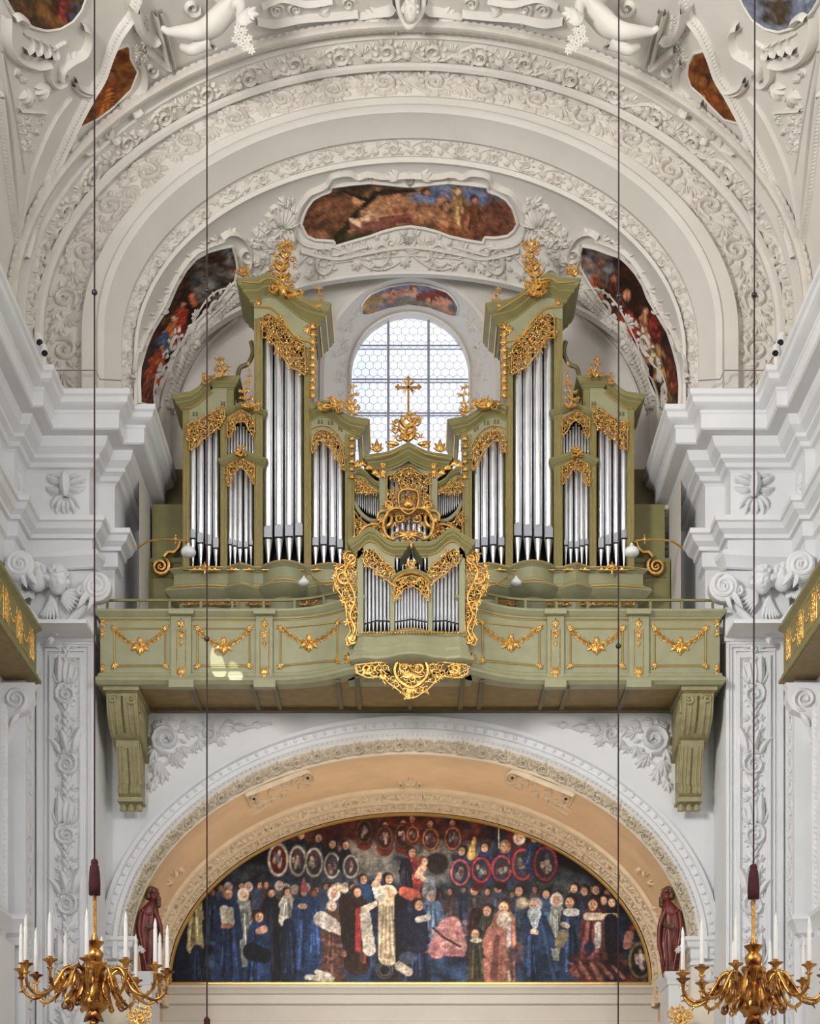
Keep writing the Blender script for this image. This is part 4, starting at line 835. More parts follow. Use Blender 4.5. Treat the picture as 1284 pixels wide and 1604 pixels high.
# ---- capitals with cherub heads
for SIDE in (1, -1):
    w_ = 'left' if SIDE > 0 else 'right'
    t = thing('cherub_capital', 'white pilaster capital with two cherub heads and volutes beside the organ, '+w_+' side', 'capital', (-5.65, -1.2, EYE+9.7))
    mb = MB(); mb.pbox(48, 148, 878, 996, -1.25, -1.05)
    sweep(mb, [(-6.3, -1.2, 0), (-5.85, -1.24, 0), (-5.6, -1.25, 0), (-5.1, -1.33, 0), (-5.05, -1.1, 0)], [(0, EYE+10.92), (.12, EYE+10.92), (.12, EYE+10.84), (.07, EYE+10.78), (.03, EYE+10.68), (0, EYE+10.66)]); mb.build('abacus', 'stucco_cool', t, ang=30)
    for (cx_, cy_, R, Yv, q) in ((150, 918, 23, -1.5, 1), (30, 884, 23, -2.0, -1), (128, 925, 9, -1.45, -1)):
        mb = MB(); c = at(cx_, cy_, Yv); k = K(Yv)
        mb.lathe(c+V(0, .22, 0), [(0, 0), (R*k*.9, 0), (R*k, .03), (R*k, .20), (R*k*.86, .235), (0, .235)], (0, -1, 0), 28)
        mb.relief([spiral(cx_, cy_, R*.84, 2.1, -PI/2, q, .17, .14, 36), (np.array([(cx_-1.5, cy_), (cx_, cy_), (cx_+1.5, cy_)]), np.array([1., 4, 1.]))], pm(Yv-.01), k, 1.2)
        mb.relief([leaf(cx_-q*R*.6, cy_+R*.4, PI/2+q*.4, 34, q*.3, .14), leaf(cx_-q*R*.2, cy_+R*.7, PI/2+q*.2, 26, q*.3, .14)] if R > 10 else [], pm(Yv), k, 1.2, full=True)
        mb.build('volute', 'stucco_cool', t, ang=40)
    for (cx_, cy_, f_) in ((90, 910, (.25, -1, -.25)), (58, 906, (-.35, -1, -.15))):
        c = at(cx_, cy_, -1.45); mb = MB(); headmesh(mb, c, .185, f_); h_ = mb.build('cherub_head', 'stucco_cool', t, ang=180)
        mb = MB(); curls(mb, c, .185, f_, 60, cx_, .28); mb.build('hair', 'stucco_cool', h_, ang=180)
    mb = MB(); s_ = []
    for (x, y, a0) in ((96, 928, -.15), (78, 932, 1.1), (54, 926, 2.6)):
        for i in range(7): s_.append(leaf(x, y+i*2, a0+i*.17, 46-i*3, .25, .085, 9))
        for i in range(5): s_.append(leaf(x, y+i*2, a0+.08+i*.2, 28-i*2, .25, .12, 7))
    mb.relief(s_, pm(-1.34), K(-1.3), 1.3); mb.build('wing', 'stucco_cool', t, ang=60)
    mb = MB(); s_ = laurel([(40, 950), (56, 972), (74, 986), (92, 986), (112, 970), (134, 950)], 6, 13, .28, .45)
    for (x, y) in ((60, 978), (72, 988), (86, 990), (98, 982), (110, 974)): s_ += rosette(x, y, 8, 6)
    s_ += fan(80, 998, PI/2, 14, 5, 1.4, .2)
    mb.relief(s_, pm(-1.36), K(-1.3), 1.3); mb.build('festoon', 'stucco_cool', t, ang=60)
SIDE = 1
# ------------------------------------------------------------------ main organ case
YO = .3; OX = 2.5
def P2(x, y, Y=YO): return at(x+OX, y, Y)
def sh(pts): return [(p[0]+OX, p[1]) for p in pts]
def shs(s): return [((np.asarray(q[0], float)+V(OX, 0)),)+tuple(q[1:]) for q in s]
def crown(mb, pts, Y, over, prof, back0=None, back1=None, ys=None):
    """cornice whose outer top edge follows pts (picture) at depth Y-over"""
    path = []
    for i, (x, y) in enumerate(pts):
        Yi = Y if ys is None else ys[i]
        a = at(x+OX, y, Yi-over); b = at(x+OX, y, Yi); path.append(V(b[0], Yi, a[2]))
    if back0 is not None: path.insert(0, V(path[0][0], back0, path[0][2]))
    if back1 is not None: path.append(V(path[-1][0], back1, path[-1][2]))
    sweep(mb, path, prof); return path
def cprof(o, h): return [(0, 0), (o, 0), (o, -.10*h), (o*.93, -.16*h), (o*.88, -.28*h), (o*.70, -.40*h), (o*.66, -.42*h), (o*.66, -.52*h), (o*.50, -.60*h), (o*.34, -.74*h), (o*.30, -.76*h), (o*.30, -.84*h), (o*.12, -.92*h), (o*.10, -h), (0, -h)]
def gline(mb, pts, Y, r=.012): mb.tube([at(x+OX, y, Y) for x, y in smooth(pts, max(8, len(pts)*5))], r, 5)
organ = thing('pipe_organ', 'large olive green and gold baroque pipe organ below the arched window', 'pipe organ', (0, YO, EYE+8.8))
ORG[organ] = V(0, YO, EYE+8.8)
def pipe(parent, x, w, yt, ym0, ym1, yb, Y, slit=True, OXl=None, toe=.16):
    o = OX if OXl is None else OXl; k = K(Y); r = w/2*k; X = (x+o-CX)*k
    z = lambda y: EYE+(HY-y)*k
    mb = MB(); mb.lathe((X, Y, 0), [(0, z(yb)), (r*toe, z(yb)), (r*.97, z(ym1)), (r, z(ym1)+.004), (r, z(yt)), (r*.86, z(yt)), (r*.86, z(yt)-.15)], (0, 0, 1), 20 if w > 6 else 10)
    p = mb.build('organ_pipe', 'tin', parent, ang=35)
    if ym0 is not None:
        mb = MB(); hw = w*.40; pts = [(x+o-hw, ym1-1.2), (x+o-hw, ym0+w*.25), (x+o-hw*.6, ym0+w*.08), (x+o, ym0), (x+o+hw*.6, ym0+w*.08), (x+o+hw, ym0+w*.25), (x+o+hw, ym1-1.2)]
        yf = Y-r*1.06; mb.prism([(CX+(a-CX)*K(Y)/K(yf), HY-(HY-b)*K(Y)/K(yf)) for a, b in pts], yf, Y-r*.3); mb.build('pipe_lip', 'tin_lip', p, smooth=False)
        if slit:
            mb = MB(); mb.box(X-hw*k, X+hw*k, Y-r*1.12, Y-r*.5, z(ym1+.9), z(ym1-1.2)); mb.build('pipe_mouth', 'black', p, smooth=False)
    return p
OL = dict(outer=[(302, 11, 672, 831, 846, 891), (314.3, 11, 664, 836, 853, 892), (327, 11, 654, 839, 856, 892), (338.6, 10.5, 640, 843, 861, 891)],
          low=[(360.5, 7, 742, 845, 855, 890), (368, 7.5, 736, 846, 857, 890), (376, 8, 728, 849, 860, 890), (385.5, 7.5, 736, 849, 860, 890), (393.3, 7, 742, 846, 856, 890)],
          tower=[(420, 15.5, 505, 826, 846, 886), (436.8, 15, 520, 824, 845, 887), (453, 15, 540, 824, 844, 888), (468.6, 14.5, 560, 821, 843, 888)],
          inner=[(494, 12, 690, 843, 858, 889), (507, 12, 680, 841, 856, 890), (520.5, 12, 690, 843, 858, 889), (532.8, 11, 705, 846, 861, 889)])
for SIDE in (1, -1):
    S_ = 7 if SIDE > 0 else 77
    # carcass: sides, and near-black sheets painting in the interior shade
    mb = MB()
    a = P2(286, 640); mb.box(a[0], P2(292, 640)[0], YO+.05, 1.2, P2(0, 930)[2], a[2]); a = P2(399, 470); mb.box(a[0], P2(405, 0)[0], YO+.05, 1.2, P2(0, 930)[2], a[2])
    a = P2(482, 520); mb.box(a[0], P2(487, 0)[0], YO+.05, 1.2, P2(0, 930)[2], a[2]); a = P2(548, 680); mb.box(a[0], P2(554, 0)[0], YO+.05, 1.2, P2(0, 930)[2], a[2])
    mb.build('case_side', 'side_wood', organ, smooth=False)
    mb = MB()
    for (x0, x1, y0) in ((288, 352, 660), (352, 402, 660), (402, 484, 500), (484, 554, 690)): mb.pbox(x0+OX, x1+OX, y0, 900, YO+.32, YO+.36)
    mb.build('shade_backing', 'interior_shade', organ, smooth=False)
    mb = MB()
    for (x0, x1, y0) in ((286, 296, 640), (345, 355, 640), (398, 411, 478), (476, 487, 534), (540, 555, 680)):
        mb.pbox(x0+OX, x1+OX, y0, 893, YO-.06, YO+.12)
    mb.build('case_stile', 'olive', organ, smooth=False)
    mb = MB()
    for (x0, x1, y0) in ((286, 296, 655), (345, 355, 665), (398, 411, 500), (476, 487, 600), (540, 555, 750)):
        w_ = (x1-x0)*.26
        for x in (x0+w_, x1-w_): mb.tube([at(x+OX, y0, YO-.065), at(x+OX, 885, YO-.065)], .007, 4)
    mb.build('stile_gilding', 'gold_line', organ)
    # friezes
    mb = MB(); mb.prism(sh([(286, 634), (305, 630), (322, 616), (335, 608), (355, 608), (355, 655), (343, 652), (330, 660), (318, 668), (303, 678), (286, 682)]), YO-.05, YO+.12); mb.build('frieze', 'olive_light', organ, smooth=False)
    mb = MB(); mb.prism(sh([(353, 650), (379, 636), (411, 650), (411, 662), (398, 664), (388, 656), (377, 650), (366, 658), (355, 668)]), YO-.05, YO+.12); mb.build('frieze', 'olive_light', organ, smooth=False)
    mb = MB(); mb.prism(sh([(398, 455), (413, 450), (434, 452), (458, 470), (487, 490), (487, 545), (475, 545), (462, 538), (448, 522), (436, 506), (424, 497), (411, 497), (398, 500)]), YO-.08, YO+.12); mb.build('frieze', 'olive_light', organ, smooth=False)
    mb = MB(); mb.prism(sh([(487, 648), (499, 642), (515, 644), (541, 662), (557, 672), (557, 700), (541, 716), (530, 690), (516, 680), (502, 678), (492, 684), (487, 694)]), YO-.05, YO+.12); mb.build('frieze', 'olive_light', organ, smooth=False)
    mb = MB()                                       # small recessed dentil marks of the friezes
    for (x, y) in ((303, 648), (308, 648), (347, 632), (351, 632), (499, 660), (504, 660), (515, 662), (520, 662), (531, 670), (535, 673), (548, 686), (551, 686)): mb.pbox(x-1.3+OX, x+1.3+OX, y-3, y+3, YO-.065, YO)
    mb.build('frieze_mark', 'olive_dark', organ, smooth=False)
    # crowns
    mb = MB(); crown(mb, [(400, 435), (406, 434), (413, 429), (423, 427), (434, 431), (446, 441), (458, 451), (470, 461), (482, 467), (492, 474)], YO, .30, cprof(.30, .34), 1.2, 1.2)
    mb.build('tower_cornice', 'olive', organ, ang=30)
    mb = MB(); crown(mb, [(289, 617), (300, 613), (312, 606), (320, 597), (330, 590)], YO, .20, cprof(.20, .24), 1.2, None)
    crown(mb, [(335, 588), (366, 588)], YO-.02, .12, cprof(.12, .18), 1.0, 1.0); mb.pbox(335+OX, 366+OX, 600, 640, YO-.02, YO+.3)
    mb.build('side_cornice', 'olive', organ, ang=30)
    mb = MB(); crown(mb, [(353, 642), (366, 636), (379, 628), (394, 636), (410, 642)], YO-.02, .10, cprof(.10, .12), YO+.2, YO+.2); mb.build('gable_cornice', 'olive', organ, ang=30)
    mb = MB(); crown(mb, [(354, 718), (378, 703), (409, 718)], YO-.02, .12, cprof(.12, .16), YO+.2, YO+.2); mb.pbox(354+OX, 409+OX, 714, 722, YO-.03, YO+.3); mb.build('gable_cornice', 'olive', organ, ang=30)
    mb = MB(); crown(mb, [(488, 633), (499, 627), (511, 627), (523, 633), (535, 643), (548, 651), (560, 656)], YO, .20, cprof(.20, .26), None, 1.2)
    mb.build('inner_cornice', 'olive', organ, ang=30)
    # gold lines following the crowns
    for (d_, h_, xx, yy_) in ((.30, -.03, 492, 474), (.20, -.15, 492, 474), (.10, -.29, 492, 474), (.20, -.02, 560, 656), (.07, -.2, 560, 656)):
        o_ = .30 if xx == 492 else .20; a = at(xx+OX, yy_, YO-o_); x_ = at(xx+OX, yy_, YO)[0]+d_; mb = MB(); mb.tube([V(x_, YO-d_, a[2]+h_), V(x_, 1.2, a[2]+h_)], .014, 5); mb.build('cornice_gilding', 'gold_line', organ)
    mb = MB(); gline(mb, [(398, 480), (411, 481), (424, 483), (438, 494), (450, 510), (462, 525), (475, 533), (487, 534)], YO-.10, .016); mb.build('cornice_gilding', 'gold_line', organ)
    mb = MB(); gline(mb, [(398, 458), (413, 453), (434, 455), (458, 472), (487, 493)], YO-.10, .010); mb.build('cornice_gilding', 'gold_line', organ)
    mb = MB(); gline(mb, [(289, 640), (303, 637), (322, 622), (333, 614)], YO-.08, .010); mb.build('cornice_gilding', 'gold_line', organ)
    mb = MB(); gline(mb, [(487, 654), (499, 647), (515, 649), (541, 666), (557, 677)], YO-.08, .010); mb.build('cornice_gilding', 'gold_line', organ)
    mb = MB(); gline(mb, [(487, 672), (500, 667), (515, 669), (530, 680), (541, 700)], YO-.08, .009); mb.build('cornice_gilding', 'gold_line', organ)
    mb = MB(); gline(mb, [(378, 441), (404, 443), (413, 438), (423, 436), (434, 440), (458, 460), (482, 476), (500, 486)], YO-.30, .010); mb.build('cornice_gilding', 'gold_line', organ)
    # gilded carving over the pipe fields
    for poly, cell in (([(296, 664), (310, 660), (325, 650), (345, 640), (352, 640), (352, 652), (345, 667), (330, 680), (318, 688), (308, 700), (297, 705)], 9), ([(356, 656), (376, 642), (398, 656), (398, 684), (390, 674), (384, 662), (377, 658), (368, 665), (362, 682), (356, 686)], 7),
                       ([(356, 730), (376, 717), (398, 730), (398, 760), (391, 748), (384, 737), (377, 732), (367, 740), (361, 758), (356, 763)], 7), ([(411, 497), (420, 491), (436, 500), (450, 514), (466, 532), (477, 540), (479, 588), (466, 580), (455, 576), (445, 562), (436, 551), (424, 531), (411, 529)], 10),
                       ([(488, 690), (493, 679), (503, 673), (515, 676), (527, 687), (537, 703), (541, 736), (533, 730), (527, 714), (518, 704), (508, 692), (498, 690), (495, 706), (488, 708)], 8)):
        S_ += 1; mb = MB(); mb.relief(shs(rocaille(poly, cell, S_, er=.13)), pm(YO-.10), K(YO), 1.2, full=True); mb.build('gilded_carving', 'gold', organ, ang=60)
    # gilded strips on stiles and brackets
    for xs_, sl in ((0, [q for y in range(505, 620, 12) for q in fan(490, y+10, -PI/2, 15, 4, 1.9, .16)+fan(490, y, PI/2, 12, 3, 1.6, .16)]),
                    (1, [spiral(404.5, 470, 5, 1.3, 0, 1, .25)]+fan(404.5, 478, -PI/2, 12, 5, 1.6, .14)), (2, fan(481, 520, -PI/2, 14, 5, 1.6, .14)+fan(481, 512, PI/2, 14, 5, 1.6, .14)),
                    (3, [q for y in range(690, 760, 12) for q in fan(551, y, -PI/2, 13, 4, 1.8, .17)])):
        mb = MB(); mb.relief(shs(sl), pm(YO-.09), K(YO), 1.4, full=True); mb.build('stile_carving', 'gold', organ, ang=60)
    # finials
    for (x, y, w_, h_, sd_) in ((445, 466, 54, 96, 3), (382, 433, 26, 18, 4), (500, 482, 24, 34, 5), (346, 592, 32, 34, 6), (322, 602, 18, 20, 7), (386, 640, 34, 44, 8), (376, 715, 26, 16, 9), (551, 646, 28, 46, 10), (522, 640, 40, 16, 11), (390, 600, 12, 34, 12), (553, 650, 20, 20, 14)):
        mb = MB(); mb.relief(shs(finial(x, y, w_, h_, sd_+S_)), pm(YO-.26 if y != 715 else YO-.16), K(YO), 1.3, full=True); mb.build('gilded_finial', 'gold', organ, ang=60)
    mb = MB()                                       # grey S-brace between side part and tower
    mb.tube([at(x+OX, y, YO+.1) for x, y in smooth([(372, 590), (376, 576), (388, 570), (396, 552), (393, 535)], 16)], .04, 8); mb.build('side_brace', 'olive_dark', organ)
    # pipes
    for key in ('outer', 'low', 'tower', 'inner'):
        for q in OL[key]: pipe(organ, q[0], q[1], q[2], q[3], q[4], q[5], YO+.12)
    for i in range(9):
        x = 358+i*4.75; t_ = 1-abs(i-4)/4; pipe(organ, x, 4.1, 684-t_*20, 704, 707, 713, YO+.10, False)
    # gold foliage at the pipe feet
    mb = MB(); s_ = []
    for (x0, x1) in ((296, 345), (355, 398), (411, 476), (487, 540)):
        xm = (x0+x1)/2
        s_ += fan(xm, 890, -PI/2, 13, 5, 2.2, .14)+fan(xm, 890, PI/2, 14, 3, 1.3, .14)+rosette(xm, 889, 6, 5)
        for f_ in (.18, .34, .66, .82): s_ += fan(x0+(x1-x0)*f_, 893, -PI/2, 9, 4, 1.8, .14)
        s_.append((polyline_s([(x0, 893), (x1, 893)], 8), np.full(8, 1.4)))
    mb.relief(shs(s_), pm(YO-.14), K(YO), 1.2, full=True); mb.build('foot_carving', 'gold', organ, ang=60)
    # plinth with bowed fronts
    pl = [(270, .35), (286, .30), (300, .27), (322, .24), (345, .27), (356, .28), (366, .18), (377, .10), (388, .18), (398, .27), (411, .28), (420, .12), (432, .02), (445, -.02), (458, .02), (470, .12), (480, .26), (492, .20), (505, .12), (520, .10), (535, .16), (552, .26), (575, .28)]
    path = [V((x+OX-CX)*K(y), y, 0) for x, y in pl]; path.insert(0, V(path[0][0], 1.2, 0))
    h0 = (HY-893)*K(YO); z = lambda y: EYE+(HY-y)*K(YO)
    mb = MB(); sweep(mb, path, [(0, z(890)), (.05, z(890)), (.05, z(893)), (0, z(896)), (-.02, z(898)), (-.02, z(914)), (0, z(917)), (.06, z(919)), (.10, z(922)), (.12, z(927)), (.08, z(931)), (.03, z(936)), (-.1, z(942)), (-.15, z(975)), (-.3, z(975))], cap=False); mb.build('plinth', 'olive_light', organ, ang=30)
    mb = MB(); mb.tube([p+V(0, -.115, z(923)) for p in path[1:]], .018, 5); mb.tube([p+V(0, -.055, z(891.5)) for p in path[1:]], .012, 5); mb.build('plinth_gilding', 'gold_line', organ)
    mb = MB(); s_ = rinceau(290, 12, 22, 5, sym=False, lw=1.2); mb.relief([((q[0]+V(285+OX, 937)),)+tuple(q[1:]) for q in s_], pm(YO-.02), K(YO), 1.0, full=True); mb.build('plinth_carving', 'gold_dark', organ, ang=60)
    # wing panels with scrolls beside the case
    mb = MB(); mb.pbox(230+OX, 290+OX, 874, 960, .75, 1.2); mb.pbox(238+OX, 290+OX, 790, 876, .85, 1.2); mb.build('wing_panel', 'olive', organ, smooth=False)
    mb = MB(); mb.prism(sh([(240, 735), (290, 735), (290, 800), (236, 800)]), 1.15, 1.25); mb.build('wing_panel', 'olive_dark', organ, smooth=False)  # darker olive paints in the shade of the gap beside the case
    mb = MB(); mb.pbox(236+OX, 284+OX, 903, 905, .735, .76); mb.pbox(236+OX, 284+OX, 880, 882, .735, .76); mb.pbox(272+OX, 284+OX, 862, 876, .83, .86); mb.build('panel_groove', 'olive_dark', organ, smooth=False)
    mb = MB(); mb.relief(shs([spiral(252, 888, 15, 2.0, -1.2, 1, .24, .12, 30), (smooth([(257, 874), (264, 866), (272, 866), (280, 858), (283, 846)], 20), np.linspace(3.6, 2.8, 20))]), pm(.68), K(.7), 1.3, full=True); mb.build('scroll', 'gold', organ, ang=60)
    # thin pipes of the middle wings
    mb = MB(); mb.pbox(555+OX, 600+OX, 745, 900, YO+.30, YO+.34); mb.build('shade_backing', 'interior_shade', organ, smooth=False)
    for i in range(12):
        x = 557.5+i*3.4; b_ = 790+20*math.sin(min(1, i/11)*PI/2); pipe(organ, x, 2.9, 764, None, b_-5, b_, YO+.1, False)
    mb = MB(); crown(mb, [(557, 731), (566, 732), (574, 738), (582, 748), (590, 753), (600, 755)], YO, .10, cprof(.10, .12)); mb.prism(sh([(556, 742), (568, 744), (580, 758), (590, 765), (598, 766), (598, 772), (584, 770), (570, 762), (556, 765)]), YO-.03, YO+.12); mb.build('swan_cornice', 'olive', organ, ang=30)
    mb = MB(); s_ = rocaille([(556, 748), (566, 748), (578, 762), (590, 768), (590, 772), (574, 772), (556, 772)], 7, 9+S_, er=.1)
    for (x, y) in ((560, 728), (568, 726), (578, 732), (588, 740), (596, 745), (592, 728), (584, 724)): s_ += fan(x, y+4, -PI/2, 15, 5, 2.0, .18)
    mb.relief(shs(s_), pm(YO-.10), K(YO), 1.2, full=True); mb.build('gilded_carving', 'gold', organ, ang=60)
    mb = MB(); mb.tube([at(x+OX, y, YO) for x, y in smooth([(555, 786), (562, 800), (574, 812), (586, 816), (600, 814)], 20)], .035, 8); mb.build('pipe_rail', 'olive_light', organ)
    mb = MB(); s_ = rocaille([(555, 800), (562, 812), (575, 822), (598, 824), (598, 842), (575, 845), (556, 860)], 9, 19+S_, er=.1)
    s_ += [(smooth([(556, 846), (572, 826), (590, 822), (602, 832)], 16), np.full(16, 2.6)), spiral(600, 812, 16, 1.2, 1.5, -1, .2, .3, 20)]
    mb.relief(shs(s_), pm(YO-.14), K(YO), 1.2, full=True); mb.build('gilded_carving', 'gold', organ, ang=60)
    # centre piers
    mb = MB(); mb.pbox(594+OX, 606+OX, 725, 895, YO-.12, YO+.15); mb.build('case_stile', 'olive_light', organ, smooth=False)
    mb = MB(); s_ = []
    for (x, y) in ((600, 728), (600, 742)): s_ += fan(x, y, -PI/2, 12, 5, 2.2, .15)+fan(x, y, PI/2, 10, 4, 1.8, .15)
    mb.relief(shs(s_), pm(YO-.16), K(YO), 1.2, full=True); mb.build('stile_carving', 'gold', organ, ang=60)
    mb = MB(); s_ = [spiral(606, 812, 17, .8, 2.2, 1, .2, .7, 20)]
    mb.relief(shs([(smooth([(640, 800), (618, 797), (606, 806), (600, 822), (606, 840), (618, 846)], 24), np.full(24, 3.0)), spiral(620, 838, 7, 1.4, 0, 1, .25), spiral(608, 792, 8, 1.4, 1, -1, .25)]+fan(600, 815, PI, 14, 5, 2.2, .14)+fan(612, 798, -2.2, 16, 5, 1.6, .14)+fan(606, 836, 2.4, 14, 5, 1.8, .14)+fan(616, 820, 0.4, 12, 4, 2, .14)), pm(YO-.26), K(YO), 1.3, full=True); mb.build('gilded_cartouche', 'gold', organ, ang=60)
SIDE = 1
mb = MB(); crown(mb, [(586, 711), (600, 709), (614, 706), (628, 700), (639.5, 692), (651, 700), (665, 706), (679, 709), (693, 711)], YO-.1, .18, cprof(.18, .24), YO+.5, YO+.5, ys=[YO-.05, YO-.08, YO-.12, YO-.16, YO-.2, YO-.16, YO-.12, YO-.08, YO-.05]); mb.build('centre_cornice', 'olive', organ, ang=30)
mb = MB(); mb.prism(sh([(594, 724), (614, 722), (639.5, 708), (665, 722), (685, 724), (685, 745), (594, 745)]), YO-.1, YO+.2); mb.build('frieze', 'olive_light', organ, smooth=False)
mb = MB(); mb.pbox(598+OX, 682+OX, 740, 900, YO+.25, YO+.3); mb.build('shade_backing', 'interior_shade', organ, smooth=False)
mb = MB(); gline(mb, [(594, 745), (615, 742), (639.5, 730), (664, 742), (685, 745)], YO-.12, .012); gline(mb, [(586, 716), (614, 711), (639.5, 697), (665, 711), (693, 716)], YO-.34, .010); mb.build('cornice_gilding', 'gold_line', organ)
for i in range(7):
    x = 613+i*8.8; pipe(organ, x, 7.8, 748, 852-abs(i-3)*3, 866-abs(i-3)*3, 893, YO+.08)
mb = MB(); mb.relief(shs(rocaille([(606, 746), (622, 742), (639.5, 732), (657, 742), (673, 746), (673, 800), (660, 804), (652, 812), (627, 812), (619, 804), (606, 800)], 9, 44, er=.12, dens=.85)), pm(YO-.16), K(YO), 1.3, full=True); mb.build('gilded_carving', 'gold', organ, ang=60)
mb = MB(); s_ = [(smooth([(624, 775), (626, 795), (639.5, 806), (653, 795), (655, 775), (648, 768), (631, 768), (624, 775)], 30), np.full(30, 2.2)), spiral(632, 762, 8, 1.4, 0, 1, .22), spiral(647, 762, 8, 1.4, PI, -1, .22)]
s_ += fan(639.5, 795, -PI/2, 22, 6, 1.5, .17)+fan(639.5, 846, PI/2, 26, 5, 1.2, .18)+rosette(639.5, 838, 10, 6)+fan(639.5, 838, 0, 26, 4, .8, .17)+fan(639.5, 838, PI, 26, 4, .8, .17)+[spiral(625, 812, 8, 1.3, 0, 1, .22), spiral(654, 812, 8, 1.3, PI, -1, .22)]
mb.relief(shs(s_), pm(YO-.30), K(YO), 1.3, full=True); mb.build('gilded_cartouche', 'gold', organ, ang=60)
mb = MB(); mb.relief(shs(finial(639.5, 692, 58, 50, 3)+fan(612, 702, -PI/2, 16, 4, 2, .14)+fan(667, 702, -PI/2, 16, 4, 2, .14)+fan(590, 708, -PI/2, 24, 5, 1.6, .14)+fan(689, 708, -PI/2, 24, 5, 1.6, .14)+[leaf(625, 696, PI, 26, .4, .15), leaf(654, 696, 0, 26, -.4, .15)]), pm(YO-.3), K(YO), 1.3, full=True); mb.build('gilded_finial', 'gold', organ, ang=60)
# gilded cross
cr = MB(); Yc = YO-.3
def cb(x0, x1, y0, y1): cr.pbox(x0, x1, y0, y1, Yc-.02, Yc+.02)
cb(640.2, 643.8, 592, 646); cb(624, 660, 604.5, 608)
for (x, y, q) in ((642, 591, 0), (623, 606.2, 1), (661, 606.2, 1)):
    for d in ((0, 0), (-2.6, 2.6), (2.6, 2.6)) if q == 0 else ((0, 0), (2.6*(1 if x < 642 else -1), -2.6), (2.6*(1 if x < 642 else -1), 2.6)): cr.ball(at(x+d[0], y+d[1], Yc), .022, n=8, m=6)
for a in (PI/4, 3*PI/4, 5*PI/4, 7*PI/4):
    for d in (-.2, 0, .2): cr.tube([at(642+4*math.cos(a), 606+4*math.sin(a), Yc), at(642+14*math.cos(a+d), 606+14*math.sin(a+d), Yc)], [.012, .004], 5)
cr.build('cross', 'gold_dark', organ, smooth=False)
for o in [organ]: o.location.x -= OX*K(YO)
# ------------------------------------------------------------------ balcony organ (small case in front of the parapet)
OX = -2.0; YP = -1.95
pos = thing('balcony_organ', 'small gilded organ case bulging forward from the middle of the gallery', 'pipe organ', (0, YP, EYE+8.9))
for SIDE in (1, -1):
    mb = MB(); mb.pbox(560+OX, 569+OX, 858, 996, YP-.03, YP+.14); mb.pbox(611+OX, 617.5+OX, 880, 996, YP-.06, YP+.12); mb.build('case_stile', 'olive_light', pos, smooth=False)
    a = at(560+OX, 850, YP); mb = MB(); mb.box(a[0], a[0]+.06, YP, -1.2, at(0, 996, YP)[2], a[2]); mb.build('case_side', 'olive', pos, smooth=False)
    mb = MB(); mb.pbox(566+OX, 644.5+OX, 905, 996, YP+.22, YP+.25); mb.pbox(566+OX, 614+OX, 860, 906, YP+.22, YP+.25); mb.build('shade_backing', 'interior_shade', pos, smooth=False)  # near-black sheets stand in for the shade behind the pipes
    mb = MB(); crown(mb, [(560, 846), (565, 836), (571, 829), (579, 825), (588, 828), (596, 836), (605, 844), (615, 848), (626, 848)], YP, .16, cprof(.16, .20), -1.3, -1.6); mb.build('cornice', 'olive', pos, ang=30)
    mb = MB(); mb.prism(sh([(560, 862), (568, 848), (579, 842), (590, 846), (602, 858), (618, 864), (618, 888), (606, 884), (592, 868), (579, 860), (570, 866), (560, 876)]), YP-.03, YP+.1); mb.build('frieze', 'olive_light', pos, smooth=False)
    mb = MB(); gline(mb, [(562, 862), (570, 852), (579, 848), (590, 852), (602, 864), (618, 870)], YP-.05, .010); mb.build('frieze_gilding', 'gold_line', pos)
    mb = MB(); mb.relief(shs(rocaille([(569, 866), (577, 859), (590, 867), (603, 881), (613, 886), (620, 900), (618, 915), (611, 914), (603, 906), (592, 900), (583, 890), (574, 886), (569, 880)], 8, 5+SIDE, er=.12)), pm(YP-.08), K(YP), 1.2, full=True); mb.build('gilded_carving', 'gold', pos, ang=60)
    for i in range(7):
        x = 572.5+i*6.0; pipe(pos, x, 5.2, 872+i*4.5, 968-i*.6+abs(i-3)*1.0, 975-i*.6+abs(i-3), 991, YP+.08)
    # side wing carving
    mb = MB(); w = [(544, 864), (556, 866), (562, 880), (557, 900), (562, 925), (561, 960), (559, 988), (553, 1008), (545, 1012), (541, 1002), (549, 990), (543, 968), (541, 950), (536, 935), (526, 922), (522, 905), (528, 892), (541, 886), (538, 874)]
    s_ = rocaille(w, 10, 15+SIDE, er=.14); s_ += [(smooth([(558, 872), (546, 884), (540, 900), (550, 920), (556, 940), (548, 965), (556, 985), (548, 1004)], 40), np.full(40, 2.6)), spiral(538, 905, 13, 1.5, 0, 1, .2), spiral(550, 876, 9, 1.4, 2, -1, .24), spiral(552, 1002, 8, 1.5, 0, 1, .24), spiral(547, 950, 9, 1.4, 0, -1, .22)]
    for (x, y, a_) in ((528, 900, PI), (532, 918, 2.4), (540, 940, 2.6), (546, 975, 2.8), (542, 870, -2.4), (530, 888, -2.6)): s_ += fan(x, y, a_, 13, 4, 1.8, .14)
    mb.relief(shs(s_), pm(YP+.06), K(YP), 1.5, full=True); mb.build('wing_carving', 'gold', pos, ang=60)
SIDE = 1
for i in range(11):
    x = 644+(i-5)*4.75; pipe(pos, x, 4.1, 918+abs(i-5)*3, 966+abs(i-5)*.8, 971+abs(i-5)*.8, 990, YP-.02)
mb = MB(); crown(mb, [(613, 905), (620, 898), (632, 892), (644, 890), (656, 892), (668, 898), (675, 905)], YP-.04, .10, cprof(.10, .12)); mb.prism(sh([(613, 912), (625, 903), (644, 898), (663, 903), (675, 912), (675, 918), (660, 910), (644, 906), (628, 910), (613, 918)]), YP-.06, YP+.1); mb.build('cornice', 'olive', pos, ang=30)
mb = MB(); gline(mb, [(616, 912), (626, 902), (644, 897), (662, 902), (672, 912)], YP-.13, .02); mb.build('arch_gilding', 'gold', pos)
